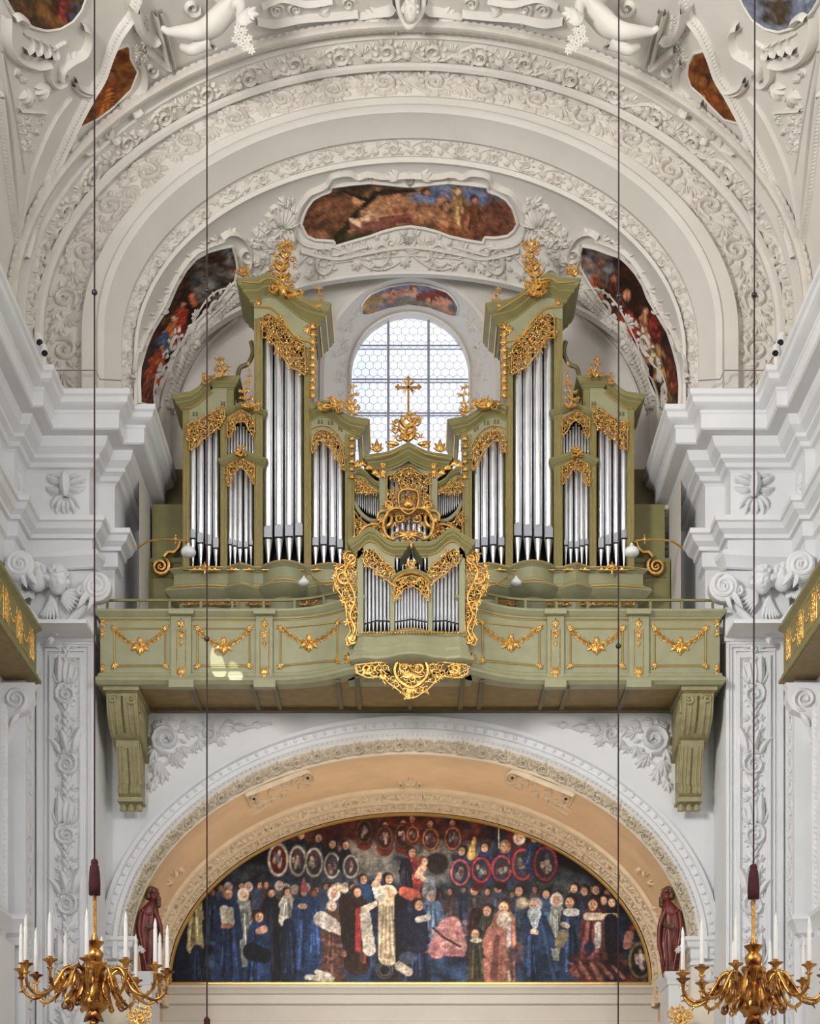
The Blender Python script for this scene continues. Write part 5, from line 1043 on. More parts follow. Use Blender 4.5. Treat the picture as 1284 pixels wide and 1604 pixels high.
mb = MB(); mb.relief(shs(rocaille([(617, 912), (630, 905), (644, 902), (658, 905), (671, 912), (671, 942), (664, 932), (655, 922), (644, 918), (633, 922), (624, 932), (617, 942)], 8, 8, er=.12)+finial(644, 892, 22, 14, 3)), pm(YP-.12), K(YP), 1.2, full=True); mb.build('gilded_carving', 'gold', pos, ang=60)
# base
pl = [(560, -1.93), (569, -1.98), (590, -1.93), (611, -2.0), (617, -2.02), (630, -2.12), (644, -2.16), (658, -2.12), (671, -2.02), (677, -2.0), (698, -1.93), (719, -1.98), (728, -1.93)]
path = [V((x+OX-CX)*K(y), y, 0) for x, y in pl]; path.insert(0, V(path[0][0], -1.3, 0)); path.append(V(path[-1][0], -1.3, 0))
zz = lambda y: EYE+(HY-y)*K(-2.0)
mb = MB(); sweep(mb, path, [(0, zz(990)), (.03, zz(990)), (.03, zz(994)), (.0, zz(996)), (.01, zz(1004)), (.05, zz(1012)), (.06, zz(1014)), (.05, zz(1018)), (.08, zz(1024)), (.13, zz(1030)), (.13, zz(1034)), (.09, zz(1037)), (-.1, zz(1040)), (-.5, zz(1040))]); mb.build('base', 'olive_light', pos, ang=30)
mb = MB(); mb.tube([p+V(0, -.035, zz(991)) for p in path[1:-1]], .012, 5); s_ = []
for i in range(36): s_ += [leaf(562+i*4.7, 993, -PI/2, 6, .4, .3, 5)]
mb.relief(shs(s_), pm(0, lambda u: np.interp(u-OX, [p[0] for p in pl], [p[1] for p in pl])-.05), K(YP), 1.2, full=True); mb.build('base_gilding', 'gold', pos)
mb = MB(); s_ = rocaille([(556, 1042), (600, 1037), (688, 1037), (732, 1042), (733, 1055), (715, 1062), (695, 1060), (682, 1068), (670, 1080), (652, 1092), (640, 1094), (622, 1080), (608, 1070), (598, 1060), (575, 1062), (558, 1054)], 11, 31, er=.12, dens=.8)
s_ += [(smooth([(644, 1030), (626, 1034), (618, 1050), (624, 1066), (644, 1078), (664, 1066), (670, 1050), (662, 1034), (644, 1030)], 40), np.full(40, 3.4)), spiral(632, 1046, 10, 1.4, 0, 1, .2), spiral(656, 1046, 10, 1.4, PI, -1, .2), spiral(575, 1048, 10, 1.4, 0, 1, .25), spiral(713, 1048, 10, 1.4, PI, -1, .25)]
for i in range(9): s_.append(leaf(644, 1064, -PI/2+(i-4)*.3, 20, (i-4)*.05, .12))
s_ += fan(644, 1074, PI/2, 24, 6, 1.6, .14)+fan(640, 1085, PI/2, 14, 4, 1.2, .15)+fan(575, 1050, 2.4, 16, 5, 2, .14)+fan(713, 1050, .7, 16, 5, 2, .14)+fan(600, 1056, 1.6, 16, 5, 1.6, .14)+fan(688, 1056, 1.6, 16, 5, 1.6, .14)
mb.relief(shs(s_), pm(-2.0), K(-2), 1.4, full=True); mb.build('pendant_carving', 'gold', pos, ang=60)
pos.location.x -= OX*K(YP)
OX = 0
# ------------------------------------------------------------------ gallery (balcony) in front of the organ
YB = -1.3
gal = thing('organ_gallery', 'wide olive green gallery parapet with gilded garlands carrying the organ', 'balcony', (0, -.6, EYE+8.8))
hx = (CX-157)*K(YB)
bow = [(430, -1.3), (450, -1.31), (470, -1.34), (490, -1.40), (510, -1.50), (525, -1.60), (535, -1.68), (548, -1.78), (562, -1.84)]
def yb(u):
    u = np.where(np.asarray(u) > CX, 2*CX-np.asarray(u), u); return np.interp(u, [b[0] for b in bow], [b[1] for b in bow])
lp = [V((x-CX)*K(y), y, 0) for x, y in bow]
lp = lp+[V(lp[-1][0]+.02, -1.42, 0)]
path = [V(-hx, .0, 0), V(-hx, YB, 0)]+lp+[V(-p[0], p[1], 0) for p in lp[::-1]]+[V(hx, YB, 0), V(hx, 0, 0)]
gp = [(-.2, 9.99), (.10, 9.99), (.10, 9.955), (.07, 9.93), (.05, 9.90), (.02, 9.885), (.02, 9.86), (0, 9.85), (0, 9.00), (.03, 8.98), (.035, 8.94), (.08, 8.90), (.09, 8.85), (.05, 8.82), (.03, 8.80), (-.2, 8.80)]
mb = MB(); sweep(mb, path, zp(gp), cap=False); mb.build('parapet', 'olive_light', gal, ang=30)
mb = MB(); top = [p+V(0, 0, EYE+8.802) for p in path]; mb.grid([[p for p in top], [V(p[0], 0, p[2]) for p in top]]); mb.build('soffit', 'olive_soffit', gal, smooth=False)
mb = MB()
for x in (215, 300, 395, 430, 530, 560, 642, 724, 754, 854, 889, 984, 1069):
    a = at(x, 1073, YB); y0 = float(yb([x])[0])+.06 if 420 < x < 860 else YB+.05; mb.box(a[0]-.035, a[0]+.035, y0, -.02, EYE+8.76, EYE+8.80)
mb.box(-hx+.1, hx-.1, -.14, -.01, EYE+8.75, EYE+8.80); mb.build('soffit_rib', 'olive_dark', gal, smooth=False)
zt = lambda y: EYE+(HY-y)*K(YB)
def zline(mb, y, y_, r): 
    h_ = len(path)//2-1; a_ = [p+V(-.0, -y_, zt(y)) for p in path[1:-1]]; mb.tube(a_[:h_-1], r, 5); mb.tube(a_[-(h_-1):], r, 5)
mb = MB(); zline(mb, 972, .01, .009); zline(mb, 1061, .01, .011); zline(mb, 1064, .06, .007); mb.build('parapet_gilding', 'gold_line', gal)
for SIDE in (1, -1):
    # pilaster strips
    for (x0, x1) in ((268, 299), (401, 427)):
        mb = MB(); mb.pbox(x0, x1, 956, 1073, YB-.055, YB+.02); mb.pbox(x0-4, x1+4, 953, 961, YB-.16, YB+.02); mb.pbox(x0-4, x1+4, 1064, 1076, YB-.13, YB); mb.build('parapet_pilaster', 'olive_light', gal, smooth=False)
        mb = MB(); xm = (x0+x1)/2
        for x in (xm-7, xm+7): mb.tube([at(x, 985, YB-.06), at(x, 1050, YB-.06)], .006, 4)
        s_ = fan(xm, 978, -PI/2, 12, 5, 2.4, .14)+fan(xm, 974, PI/2, 14, 5, 1.6, .14)+fan(xm, 992, PI/2, 13, 4, 1.2, .14)+rosette(xm, 990, 6, 5)+fan(xm, 1004, PI/2, 12, 3, 1, .14)+fan(xm, 1056, -PI/2, 16, 6, 2.2, .14)+fan(xm, 1056, PI/2, 10, 4, 1.6, .15)+rosette(xm, 1052, 7, 6)
        mb.relief(s_, pm(YB-.06), K(YB), 1.2); mb.build('pilaster_gilding', 'gold', gal, ang=60)
    # panels: raised frame lines, corner leaves, hanging garland
    for (x0, x1) in ((176, 262), (306, 394), (436, 531)):
        yy = (lambda u: yb(u)-.02)
        mb = MB()
        def seg(a, b, r=.009):
            q = np.linspace(0, 1, 14); u = a[0]+(b[0]-a[0])*q; v = a[1]+(b[1]-a[1])*q; P, N = pm(0, yy)(u, v); mb.tube(P, r, 4)
        dy = lambda x: -(float(YB-yb([x])[0]))*33
        c = [(x0+3, 984+dy(x0)), (x1-3, 984+dy(x1)), (x1-3, 1043+dy(x1)), (x0+3, 1043+dy(x0))]
        if x0 == 436: c = [(439, 984), (529, 975), (528, 1035), (439, 1043)]
        for i in range(4): seg(c[i], c[(i+1) % 4])
        mb.build('panel_gilding', 'gold_line', gal)
        mb = MB(); ins = [(c[0][0]+2, c[0][1]+2), (c[1][0]-2, c[1][1]+2), (c[2][0]-2, c[2][1]-2), (c[3][0]+2, c[3][1]-2)]
        q = np.linspace(0, 1, 12); tp = np.stack([ins[0][0]+(ins[1][0]-ins[0][0])*q, ins[0][1]+(ins[1][1]-ins[0][1])*q], 1); bt = np.stack([ins[3][0]+(ins[2][0]-ins[3][0])*q, ins[3][1]+(ins[2][1]-ins[3][1])*q], 1)
        P, N = pm(0, lambda u: yb(u)-.012)(tp[:, 0], tp[:, 1]); P2_, N = pm(0, lambda u: yb(u)-.012)(bt[:, 0], bt[:, 1]); mb.grid([P, P2_]); mb.build('panel', 'olive_light', gal, smooth=False)
        mb = MB(); s_ = []
        for (x, y, a) in ((c[0][0], c[0][1], -2.4), (c[1][0], c[1][1], -.7), (c[2][0], c[2][1], .7), (c[3][0], c[3][1], 2.4)):
            s_ += fan(x, y, a, 9, 5, 3.0, .14)+fan(x, y, a+PI, 9, 4, 2.0, .14)
        xm = (x0+x1)/2; yo = (c[0][1]+c[1][1])/2-984; W_ = (c[1][0]-c[0][0])/2
        cat = [(xm+W_*f_, 984+yo+(26-26*f_*f_)) for f_ in np.linspace(-.92, .92, 20)]
        s_.append((np.array(cat), np.full(20, 1.5)))
        for f_ in (-.85, -.7, -.52, -.34, .34, .52, .7, .85): s_ += fan(xm+W_*f_, 984+yo+(26-26*f_*f_), (PI*.75 if f_ < 0 else PI*.25), 8.5, 4, 2.6, .14)+fan(xm+W_*f_, 984+yo+(26-26*f_*f_), (-PI*.25 if f_ < 0 else -PI*.75), 7.5, 4, 2.2, .14)
        s_ += rosette(xm, 1010+yo, 9, 6)+fan(xm, 1006+yo, -PI/2, 13, 4, 1.2, .14)+fan(xm, 1012+yo, PI/2, 18, 5, 1.4, .18)+fan(xm-4, 1012+yo, PI*.8, 16, 3, .8, .18)+fan(xm+4, 1012+yo, PI*.2, 16, 3, .8, .18)
        mb.relief(s_, pm(0, lambda u: yb(u)-.02), K(YB), 1.3); mb.build('garland', 'gold', gal, ang=60)
    # end strip, corner leaves beside the small organ
    mb = MB(); s_ = []
    for y in (975, 990, 1045, 1058): s_ += fan(161, y, PI/2, 11, 4, 1.8, .14)+fan(161, y, -PI/2, 9, 4, 1.8, .14)
    s_ += fan(545, 1035, -PI/2, 16, 5, 1.8, .14)+fan(545, 1042, PI/2, 9, 5, 2.2, .15)+rosette(545, 1038, 7, 6)
    mb.relief(s_, pm(0, lambda u: yb(u)-.02), K(YB), 1.2); mb.build('end_gilding', 'gold', gal, ang=60)
    # corbel
    mb = MB(); c1 = [(0, 8.80), (-1.22, 8.80), (-1.22, 8.73), (-1.16, 8.71), (-1.15, 8.60), (-1.12, 8.50), (-1.05, 8.38), (-.94, 8.26), (-.82, 8.17), (-.70, 8.13), (-.64, 8.15), (-.60, 8.12), (-.2, 8.0), (0, 7.9)]
    def xprism(mb, pr, x0, x1):
        n = len(pr); mb.add([V(x0, y, EYE+z) for y, z in pr]+[V(x1, y, EYE+z) for y, z in pr], [tuple(range(n)), tuple(range(2*n-1, n-1, -1))]+[(i, n+i, n+(i+1) % n, (i+1) % n) for i in range(n)])
    xc = -4.66
    cb_ = thing('scroll_corbel', 'olive green scroll corbel under the '+('left' if SIDE > 0 else 'right')+' end of the gallery', 'corbel', (xc, -.5, EYE+7.05), 'scroll corbels under the gallery')
    xprism(mb, c1, xc-.25, xc+.25); mb.box(xc-.29, xc+.29, -1.26, 0, EYE+8.735, EYE+8.80); mb.build('upper_scroll', 'corbel_paint', cb_, ang=35)
    mb = MB(); c2 = [(0, 8.2), (-.62, 8.2), (-.60, 8.0), (-.53, 7.85), (-.45, 7.65), (-.40, 7.50), (-.39, 7.45), (-.44, 7.42), (-.47, 7.36), (-.44, 7.29), (-.36, 7.25), (-.36, 7.20), (-.33, 7.19), (0, 7.19)]
    xprism(mb, c2, xc-.19, xc+.19); mb.build('lower_scroll', 'corbel_paint', cb_, ang=35)
    mb = MB(); mb.box(xc-.21, xc+.21, -.38, .0, EYE+7.17, EYE+7.21)
    for q in (-.13, 0, .13): mb.lathe((xc+q, -.25, EYE+7.04), [(0, 0), (.065, .0), (.062, .05), (.03, .11), (.03, .14)], n=8)
    mb.build('guttae', 'corbel_paint', cb_, ang=40)
    mb = MB()
    def on(pr, zs_): y = np.interp(-np.asarray(zs_), [-p[1] for p in pr], [p[0] for p in pr]); return y
    z1 = np.linspace(8.66, 8.18, 22); z2 = np.linspace(7.98, 7.30, 28)
    for zz_, pr, rr in ((z1, c1[2:12], .024), (z2, c2[1:11], .020)):
        for z_ in zz_: mb.ball((xc, float(on(pr, [z_])[0])-.005, EYE+z_), rr*.9, (1, 1, .5), 8, 5)
    mb.build('bead_chain', 'olive_dark', cb_, ang=180)
    mb = MB()
    for q in (-.20, -.11, .11, .20): mb.tube([V(xc+q, float(on(c1[2:12], [z_])[0])-.003, EYE+z_) for z_ in np.linspace(8.68, 8.16, 16)], .022, 6)
    for q in (-.15, -.09, .09, .15): mb.tube([V(xc+q, float(on(c2[1:11], [z_])[0])-.003, EYE+z_) for z_ in np.linspace(8.02, 7.28, 20)], .017, 6)
    for q in (-.14, .14): mb.relief([spiral(0, 0, .09, 1.4, 0, 1 if q < 0 else -1, .2)], framemap((xc+q, -1.17, EYE+8.62), (1, 0, 0), (0, 0, 1), (0, -1, 0)), 1.0)
    for sx in (-1, 1):
        mb.relief([spiral(-.82, 8.42, .17, 2.0, -1.2, 1, .14, .1, 30), (smooth([(-.98, 8.45), (-.9, 8.68), (-.5, 8.66), (-.2, 8.62)], 16), np.full(16, .02)), ],
                  framemap((xc+sx*.25, 0, EYE), (0, 1, 0), (0, 0, 1), (sx, 0, 0)), 1.0)
        mb.relief([(smooth([(-.56, 8.08), (-.46, 7.95), (-.34, 7.8), (-.28, 7.5)], 16), np.full(16, .02)), spiral(-.36, 7.36, .07, 1.6, 0, 1, .2)], framemap((xc+sx*.19, 0, EYE), (0, 1, 0), (0, 0, 1), (sx, 0, 0)), 1.0)
    mb.build('carving', 'corbel_paint', cb_, ang=60)
SIDE = 1
# railing on top
rl = [V((x-CX)*K(y+.12), y+.12, 0) for x, y in [(166, YB)]+bow[:8]]; rl = rl+[]
for SIDE in (1, -1):
    rt = thing('parapet_railing', 'low olive railing on top of the gallery parapet, '+('left' if SIDE > 0 else 'right')+' of the small organ', 'railing', tuple(rl[3]+V(0, 0, EYE+9.99)))
    mb = MB()
    for z_ in (10.19, 10.03): sweep(mb, [p+V(0, 0, EYE+z_) for p in rl], [(-.02, 0), (.02, 0), (.02, .035), (-.02, .035)])
    mb.build('rail', 'olive', rt, smooth=False)
    d = np.r_[0, np.cumsum([np.linalg.norm(rl[i+1]-rl[i]) for i in range(len(rl)-1)])]
    for s_ in np.linspace(.02, d[-1]-.02, 9):
        x = np.interp(s_, d, [p[0] for p in rl]); y = np.interp(s_, d, [p[1] for p in rl]); mb = MB(); mb.box(x-.02, x+.02, y-.02, y+.02, EYE+9.985, EYE+10.2); mb.build('railing_post', 'olive', rt, smooth=False)
SIDE = 1
# ------------------------------------------------------------------ side galleries of the nave and their brackets
for SIDE in (1, -1):
    w_ = 'left' if SIDE > 0 else 'right'
    g = thing('side_gallery', 'olive and gold side gallery cut by the '+w_+' edge of the picture', 'balcony', (-6.1, -2.2, EYE+8.7))
    xg = -5.93; pt = [(xg, -9, 0), (xg, -1.66, 0), (-6.09, -1.66, 0)]
    mb = MB(); sweep(mb, pt, zp([(0, 9.62), (.07, 9.62), (.07, 9.56), (.03, 9.53), (0, 9.50), (0, 8.86), (.03, 8.84), (.03, 8.80), (.07, 8.77), (.07, 8.72), (0, 8.71), (-.3, 8.71)]), cap=False); mb.build('parapet', 'olive', g, ang=30)
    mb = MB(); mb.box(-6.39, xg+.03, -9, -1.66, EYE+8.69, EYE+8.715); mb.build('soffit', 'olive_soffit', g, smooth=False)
    mb = MB(); s_ = []
    for q in np.arange(.15, 5, .85):
        s_ += rocaille([(q, .18), (q+.14, .18), (q+.14, .62), (q, .62)], .07, int(q*9), er=.1); x0 = q+.24; x1 = q+.76
        s_ += [(np.array([(x0, .15), (x1, .15), (x1, .63), (x0, .63), (x0, .15)]), np.full(5, .006))]
        for t_ in np.linspace(-1, 1, 9): s_ += fan((x0+x1)/2+t_*.22, .30+.2*t_*t_, PI/2*(1 if t_ > 0 else 1), .07, 4, 2.6, .14)
    mb.relief(s_, framemap((xg+.004, -1.72, EYE+8.80), (0, -1, 0), (0, 0, 1), (1, 0, 0)), 1.0, 1.2); mb.build('gilded_carving', 'gold', g, ang=60)
    t = thing('volute_bracket', 'white volute bracket under the '+w_+' side gallery', 'bracket', (-6.0, -2.0, EYE+8.2))
    Yv = -2.05
    mb = MB(); mb.prism([(-30, 1069), (54, 1069), (50, 1078), (52, 1096), (44, 1110), (34, 1116), (26, 1120), (20, 1130), (14, 1146), (10, 1160), (0, 1164), (-30, 1160)], Yv, -1.83); mb.build('bracket_body', 'stucco_cool', t, smooth=False)
    mb = MB(); mb.relief([spiral(24, 1095, 19, 2.1, PI/2, -1, .16, .13, 34), (smooth([(8, 1104), (6, 1122), (0, 1142), (-6, 1160)], 14), np.full(14, 3.2)), leaf(30, 1118, 2.4, 30, -.4, .14), leaf(4, 1098, PI-.3, 26, .5, .2)]+fan(8, 1140, 1.9, 18, 4, 1, .14), pm(Yv-.005), K(Yv), 1.3); mb.build('volute', 'stucco_cool', t, ang=60)
SIDE = 1
# ------------------------------------------------------------------ painting in the lunette
def Lx(x): return 230+x/3.117
def Ly(y): return 1240+y/3.117
def Rx(x): return 642+x/3.072
def Ry(y): return 1240+y/3.072
S3 = 2.2
cv = Canvas(int(800*S3), int(290*S3), (22, 34, 58), 245, 1255, S3)
rs = random.Random(5)
rblobs(cv, 250, 470, 1270, 1420, [(10, 10, 16), (14, 12, 16), (18, 16, 22)], 160, 12, 30, 1, .9)
rblobs(cv, 820, 1030, 1270, 1420, [(12, 10, 14), (20, 12, 12), (14, 14, 20)], 160, 12, 30, 2, .9)
rblobs(cv, 455, 850, 1262, 1325, [(84, 20, 14), (60, 16, 12), (110, 40, 22), (46, 14, 12), (90, 46, 28)], 220, 6, 20, 3, .7)
rblobs(cv, 540, 760, 1322, 1380, [(120, 112, 98), (90, 92, 96), (140, 132, 116), (80, 84, 92)], 120, 8, 20, 4, .55)
rblobs(cv, 360, 560, 1360, 1420, [(44, 52, 66), (60, 66, 76), (34, 44, 70)], 100, 8, 20, 6, .6)
rblobs(cv, 700, 920, 1370, 1420, [(52, 60, 70), (70, 76, 80), (40, 50, 62)], 100, 8, 20, 7, .6)
rblobs(cv, 330, 960, 1430, 1545, [(40, 66, 108), (52, 80, 122), (26, 46, 82), (60, 84, 116), (24, 32, 50)], 420, 6, 20, 8, .6)
rblobs(cv, 250, 330, 1430, 1545, [(16, 22, 34), (22, 30, 46)], 60, 8, 18, 9, .7)
W = (206, 200, 180)
def figL(x, y, r, w_, h_, col, skin_=(196, 142, 108), hair=(46, 30, 24), veil=None, d=1, lean=0):
    X, Y = Lx(x), Ly(y); cv.robe(X, Y+r/3.117*.6, w_/3.117, h_/3.117, col, lean/3.117, int(x+y)); cv.head(X, Y, r/3.117*1.05, skin_, hair, veil, d)
def figR(x, y, r, w_, h_, col, skin_=(200, 148, 114), hair=(40, 28, 24), veil=None, d=-1, lean=0):
    X, Y = Rx(x), Ry(y); cv.robe(X, Y+r/3.072*.6, w_/3.072, h_/3.072, col, lean/3.072, int(x+y)); cv.head(X, Y, r/3.072*1.05, skin_, hair, veil, d)
def oval(X, Y, rx, ry, fr, inn, sd=0):
    cv.blob(X, Y, rx*1.08, ry*1.08, [c*.35 for c in fr], soft=.08); cv.blob(X, Y, rx, ry, fr, soft=.1); cv.blob(X, Y, rx*.8, ry*.84, inn, soft=.12); rr = random.Random(sd)
    for i in range(14):
        a = rr.random()*6.28; q = rr.random()*.6; c = rr.choice(((150, 130, 110), (60, 50, 60), (90, 96, 110), (120, 50, 40), (190, 170, 150))); cv.blob(X+rx*.8*q*math.cos(a), Y+ry*.8*q*math.sin(a), rx*.16, ry*.2, c, op=.8)
# shadowy rear rows between the main figures
rq = random.Random(12)
for i in range(15): figL(360+i*46+rq.uniform(-10, 10), 468+rq.uniform(-14, 12), 15, 70, 240, rq.choice(((34, 46, 72), (56, 50, 54), (42, 60, 92), (70, 64, 60))), rq.choice(((150, 106, 82), (170, 124, 96))), veil=rq.choice((None, None, (150, 150, 146))))
for i in range(18): figR(-40+i*58+rq.uniform(-12, 12), 470+rq.uniform(-10, 30), 15, 70, 240, rq.choice(((40, 50, 74), (64, 48, 50), (46, 64, 90), (76, 60, 56))), rq.choice(((150, 106, 82), (176, 130, 100))))
# left crowd, back rows first
figL(235, 495, 18, 84, 250, (150, 138, 92), (170, 110, 76)); figL(320, 492, 14, 60, 200, (30, 40, 60), (130, 84, 60))
cv.robe(Lx(245), Ly(750), 26, 60, (24, 34, 56), 0, 3)
figL(470, 500, 20, 92, 300, (120, 124, 122), veil=(206, 202, 190)); figL(395, 500, 22, 150, 430, (26, 44, 84), hair=(120, 90, 70)); cv.cap(Lx(375), Ly(575), Lx(390), Ly(640), 7, 8, (216, 212, 196)); cv.cap(Lx(403), Ly(580), Lx(408), Ly(640), 6, 6, (186, 180, 160)); cv.cap(Lx(372), Ly(655), Lx(405), Ly(655), 4, 4, (176, 110, 84))
figL(605, 495, 18, 110, 380, (18, 20, 30)); figL(685, 490, 18, 86, 120, (186, 180, 164)); figL(545, 610, 24, 130, 320, (26, 50, 92), d=1); cv.cap(Lx(545), Ly(680), Lx(570), Ly(672), 5, 6, (206, 150, 116)); cv.cap(Lx(510), Ly(780), Lx(570), Ly(800), 14, 12, (16, 20, 34))
figL(765, 490, 18, 150, 420, (28, 50, 94)); cv.cap(Lx(765), Ly(476), Lx(766), Ly(425), 5.5, 1.5, (176, 76, 92)); cv.cap(Lx(750), Ly(558), Lx(768), Ly(560), 4, 4, (206, 160, 126))
figL(815, 495, 16, 80, 300, (34, 60, 110), (160, 90, 60), (90, 46, 26)); figL(690, 620, 1, 80, 280, (20, 30, 54)); figL(1055, 428, 20, 90, 200, (30, 54, 96))
figL(912, 495, 22, 80, 120, (60, 60, 80), veil=(220, 214, 204)); figL(905, 560, 20, 120, 330, (86, 54, 44), (200, 170, 140), (190, 180, 170)); cv.cap(Lx(850), Ly(620), Lx(900), Ly(650), 12, 11, (214, 204, 196)); cv.cap(Lx(900), Ly(650), Lx(975), Ly(690), 9, 8, (206, 188, 180)); rblobs(cv, Lx(860), Lx(960), Ly(700), Ly(890), [(110, 70, 62), (70, 40, 34), (140, 100, 90)], 60, 2, 6, 31, .6)
figL(1025, 490, 22, 130, 330, (52, 34, 26)); cv.cap(Lx(980), Ly(540), Lx(985), Ly(720), 15, 12, (44, 28, 22)); cv.cap(Lx(1034), Ly(580), Lx(1030), Ly(770), 5, 4.5, (190, 48, 50)); cv.cap(Lx(1064), Ly(600), Lx(1085), Ly(770), 8, 10, (216, 206, 188)); cv.cap(Lx(1060), Ly(575), Lx(1120), Ly(545), 6, 4, (210, 196, 170)); cv.cap(Lx(930), Ly(458), Lx(965), Ly(480), 5, 5, (190, 170, 140))
# central saint in white with a dark cloak
cv.robe(Lx(1180), Ly(440), 46, 140, (34, 34, 44), 4, 8); cv.cap(Lx(1175), Ly(500), Lx(1178), Ly(800), 15, 16, (216, 196, 160)); 
for i, q in enumerate((-10, -4, 3, 9)): cv.cap(Lx(1176)+q*.7, Ly(560), Lx(1178)+q*1.2, Ly(798), 1.1, 1.8, (150, 128, 96), .8)
cv.cap(Lx(1135), Ly(510), Lx(1118), Ly(455), 8, 7, (206, 200, 186)); cv.cap(Lx(1118), Ly(455), Lx(1135), Ly(405), 5, 3.4, (200, 150, 116)); cv.cap(Lx(1190), Ly(500), Lx(1215), Ly(530), 5, 4, (210, 160, 124)); cv.cap(Lx(1235), Ly(520), Lx(1250), Ly(830), 9, 13, (26, 24, 30)); cv.head(Lx(1180), Ly(425), 7.2, (206, 156, 122), (40, 26, 20)); cv.cap(Lx(1165), Ly(808), Lx(1195), Ly(808), 3, 3, (190, 150, 120))
# medallions left with heads above
for (x, y, rx, ry, hx_, hy_) in ((640, 332, 50, 82, 670, 205), (735, 338, 42, 76, 750, 210), (815, 346, 44, 72, 835, 225), (903, 360, 40, 64, 903, 255), (995, 365, 39, 57, 968, 260)):
    figL(hx_, hy_, 19, 74, 90, (24, 26, 38)); oval(Lx(x), Ly(y), rx/3.117, ry/3.117, (170, 166, 150), (60, 44, 50) if x > 700 else (80, 22, 20), int(x))
for (x, y) in ((1060, 195), (1160, 225), (1248, 215)): figL(x, y-60, 18, 80, 100, (110, 36, 28), (170, 100, 76)); oval(Lx(x), Ly(y), 13, 19, (100, 62, 40), (60, 22, 18), int(x))
# madonna and child on dark clouds
cv.blob(Rx(130), Ry(345), 18, 17, (38, 26, 24), soft=.3); cv.robe(Rx(5), Ry(300), 34, 46, (150, 50, 44), 0, 5); cv.robe(Rx(-20), Ry(320), 24, 50, (30, 26, 40), 0, 6); cv.head(Rx(8), Ry(292), 7, (206, 150, 116), (60, 30, 24)); cv.cap(Rx(60), Ry(365), Rx(35), Ry(405), 6, 5, (216, 160, 130)); cv.cap(Rx(40), Ry(400), Rx(75), Ry(430), 4, 3, (216, 160, 130)); cv.head(Rx(68), Ry(335), 6, (216, 164, 132), (110, 60, 40)); cv.cap(Rx(-30), Ry(480), Rx(20), Ry(500), 8, 10, (196, 84, 60))
for (x, y, rx, ry) in ((12, 205, 28, 40), (98, 228, 40, 54), (205, 225, 40, 56)): figR(x, y-75, 16, 80, 80, (120, 40, 26), (180, 110, 80)); oval(Rx(x), Ry(y), rx/3.072, ry/3.072, (180, 104, 60), (84, 30, 22), int(x))
for (hx_, hy_, x, y, rx, ry, c, vl) in ((250, 285, 240, 388, 48, 64, (196, 90, 96), None), (360, 268, 342, 376, 48, 62, (196, 50, 66), None), (455, 262, 440, 370, 50, 66, (190, 56, 74), (150, 110, 70)), (525, 222, 540, 350, 52, 78, (176, 50, 62), (200, 190, 176)), (600, 222, 650, 346, 58, 86, (150, 44, 48), None)):
    figR(hx_, hy_, 20, 96, 120, (34, 48, 84) if hx_ != 525 else (70, 44, 40), veil=vl); oval(Rx(x), Ry(y), rx/3.072, ry/3.072, c, (50, 48, 60), int(x))
cv.cap(Rx(310), Ry(225), Rx(292), Ry(310), 2.5, 6, (206, 156, 76)); cv.cap(Rx(425), Ry(150), Rx(428), Ry(270), .8, .8, (190, 180, 160))
# right crowd
for (x, y, r, w_, h_, c, vl) in ((790, 465, 20, 90, 200, (30, 40, 60), None), (840, 478, 20, 80, 200, (34, 40, 56), None), (895, 472, 20, 80, 200, (24, 20, 26), None), (932, 522, 20, 80, 220, (50, 34, 34), None), (972, 532, 20, 84, 240, (26, 24, 34), None), (655, 492, 20, 90, 260, (46, 70, 100), None), (525, 478, 22, 100, 180, (40, 54, 70), None), (425, 462, 22, 96, 150, (50, 60, 74), None), (310, 474, 22, 84, 160, (60, 56, 60), None)):
    figR(x, y, r, w_, h_, c, veil=vl)
cv.blob(Rx(540), Ry(535), 10, 9, (190, 170, 130), soft=.4); cv.blob(Rx(325), Ry(458), 10, 7, (90, 26, 28), soft=.3); cv.blob(Rx(435), Ry(452), 10, 6, (50, 22, 26), soft=.3)
figR(320, 560, 1, 100, 260, (46, 24, 22)); figR(105, 500, 26, 130, 180, (78, 104, 140), d=-1); cv.cap(Rx(95), Ry(430), Rx(90), Ry(480), 8, 12, (150, 160, 176), .6); figR(40, 545, 24, 110, 360, (24, 30, 56), d=1)
cv.cap(Rx(-30), Ry(620), Rx(20), Ry(720), 16, 20, (30, 30, 52)); cv.cap(Rx(205), Ry(640), Rx(235), Ry(745), 13, 13, (190, 126, 126)); cv.cap(Rx(180), Ry(650), Rx(130), Ry(760), 14, 14, (184, 118, 118)); cv.cap(Rx(120), Ry(765), Rx(250), Ry(775), 8, 6, (168, 100, 104)); rblobs(cv, Rx(90), Rx(270), Ry(620), Ry(790), [(214, 156, 150), (150, 84, 90), (196, 132, 130)], 50, 3, 9, 41, .5)
cv.cap(Rx(110), Ry(655), Rx(160), Ry(700), 1.6, 1.6, (40, 24, 26)); cv.cap(Rx(160), Ry(700), Rx(240), Ry(745), 1.6, 1.6, (40, 24, 26)); cv.cap(Rx(40), Ry(615), Rx(85), Ry(605), 5, 5, (196, 186, 170))
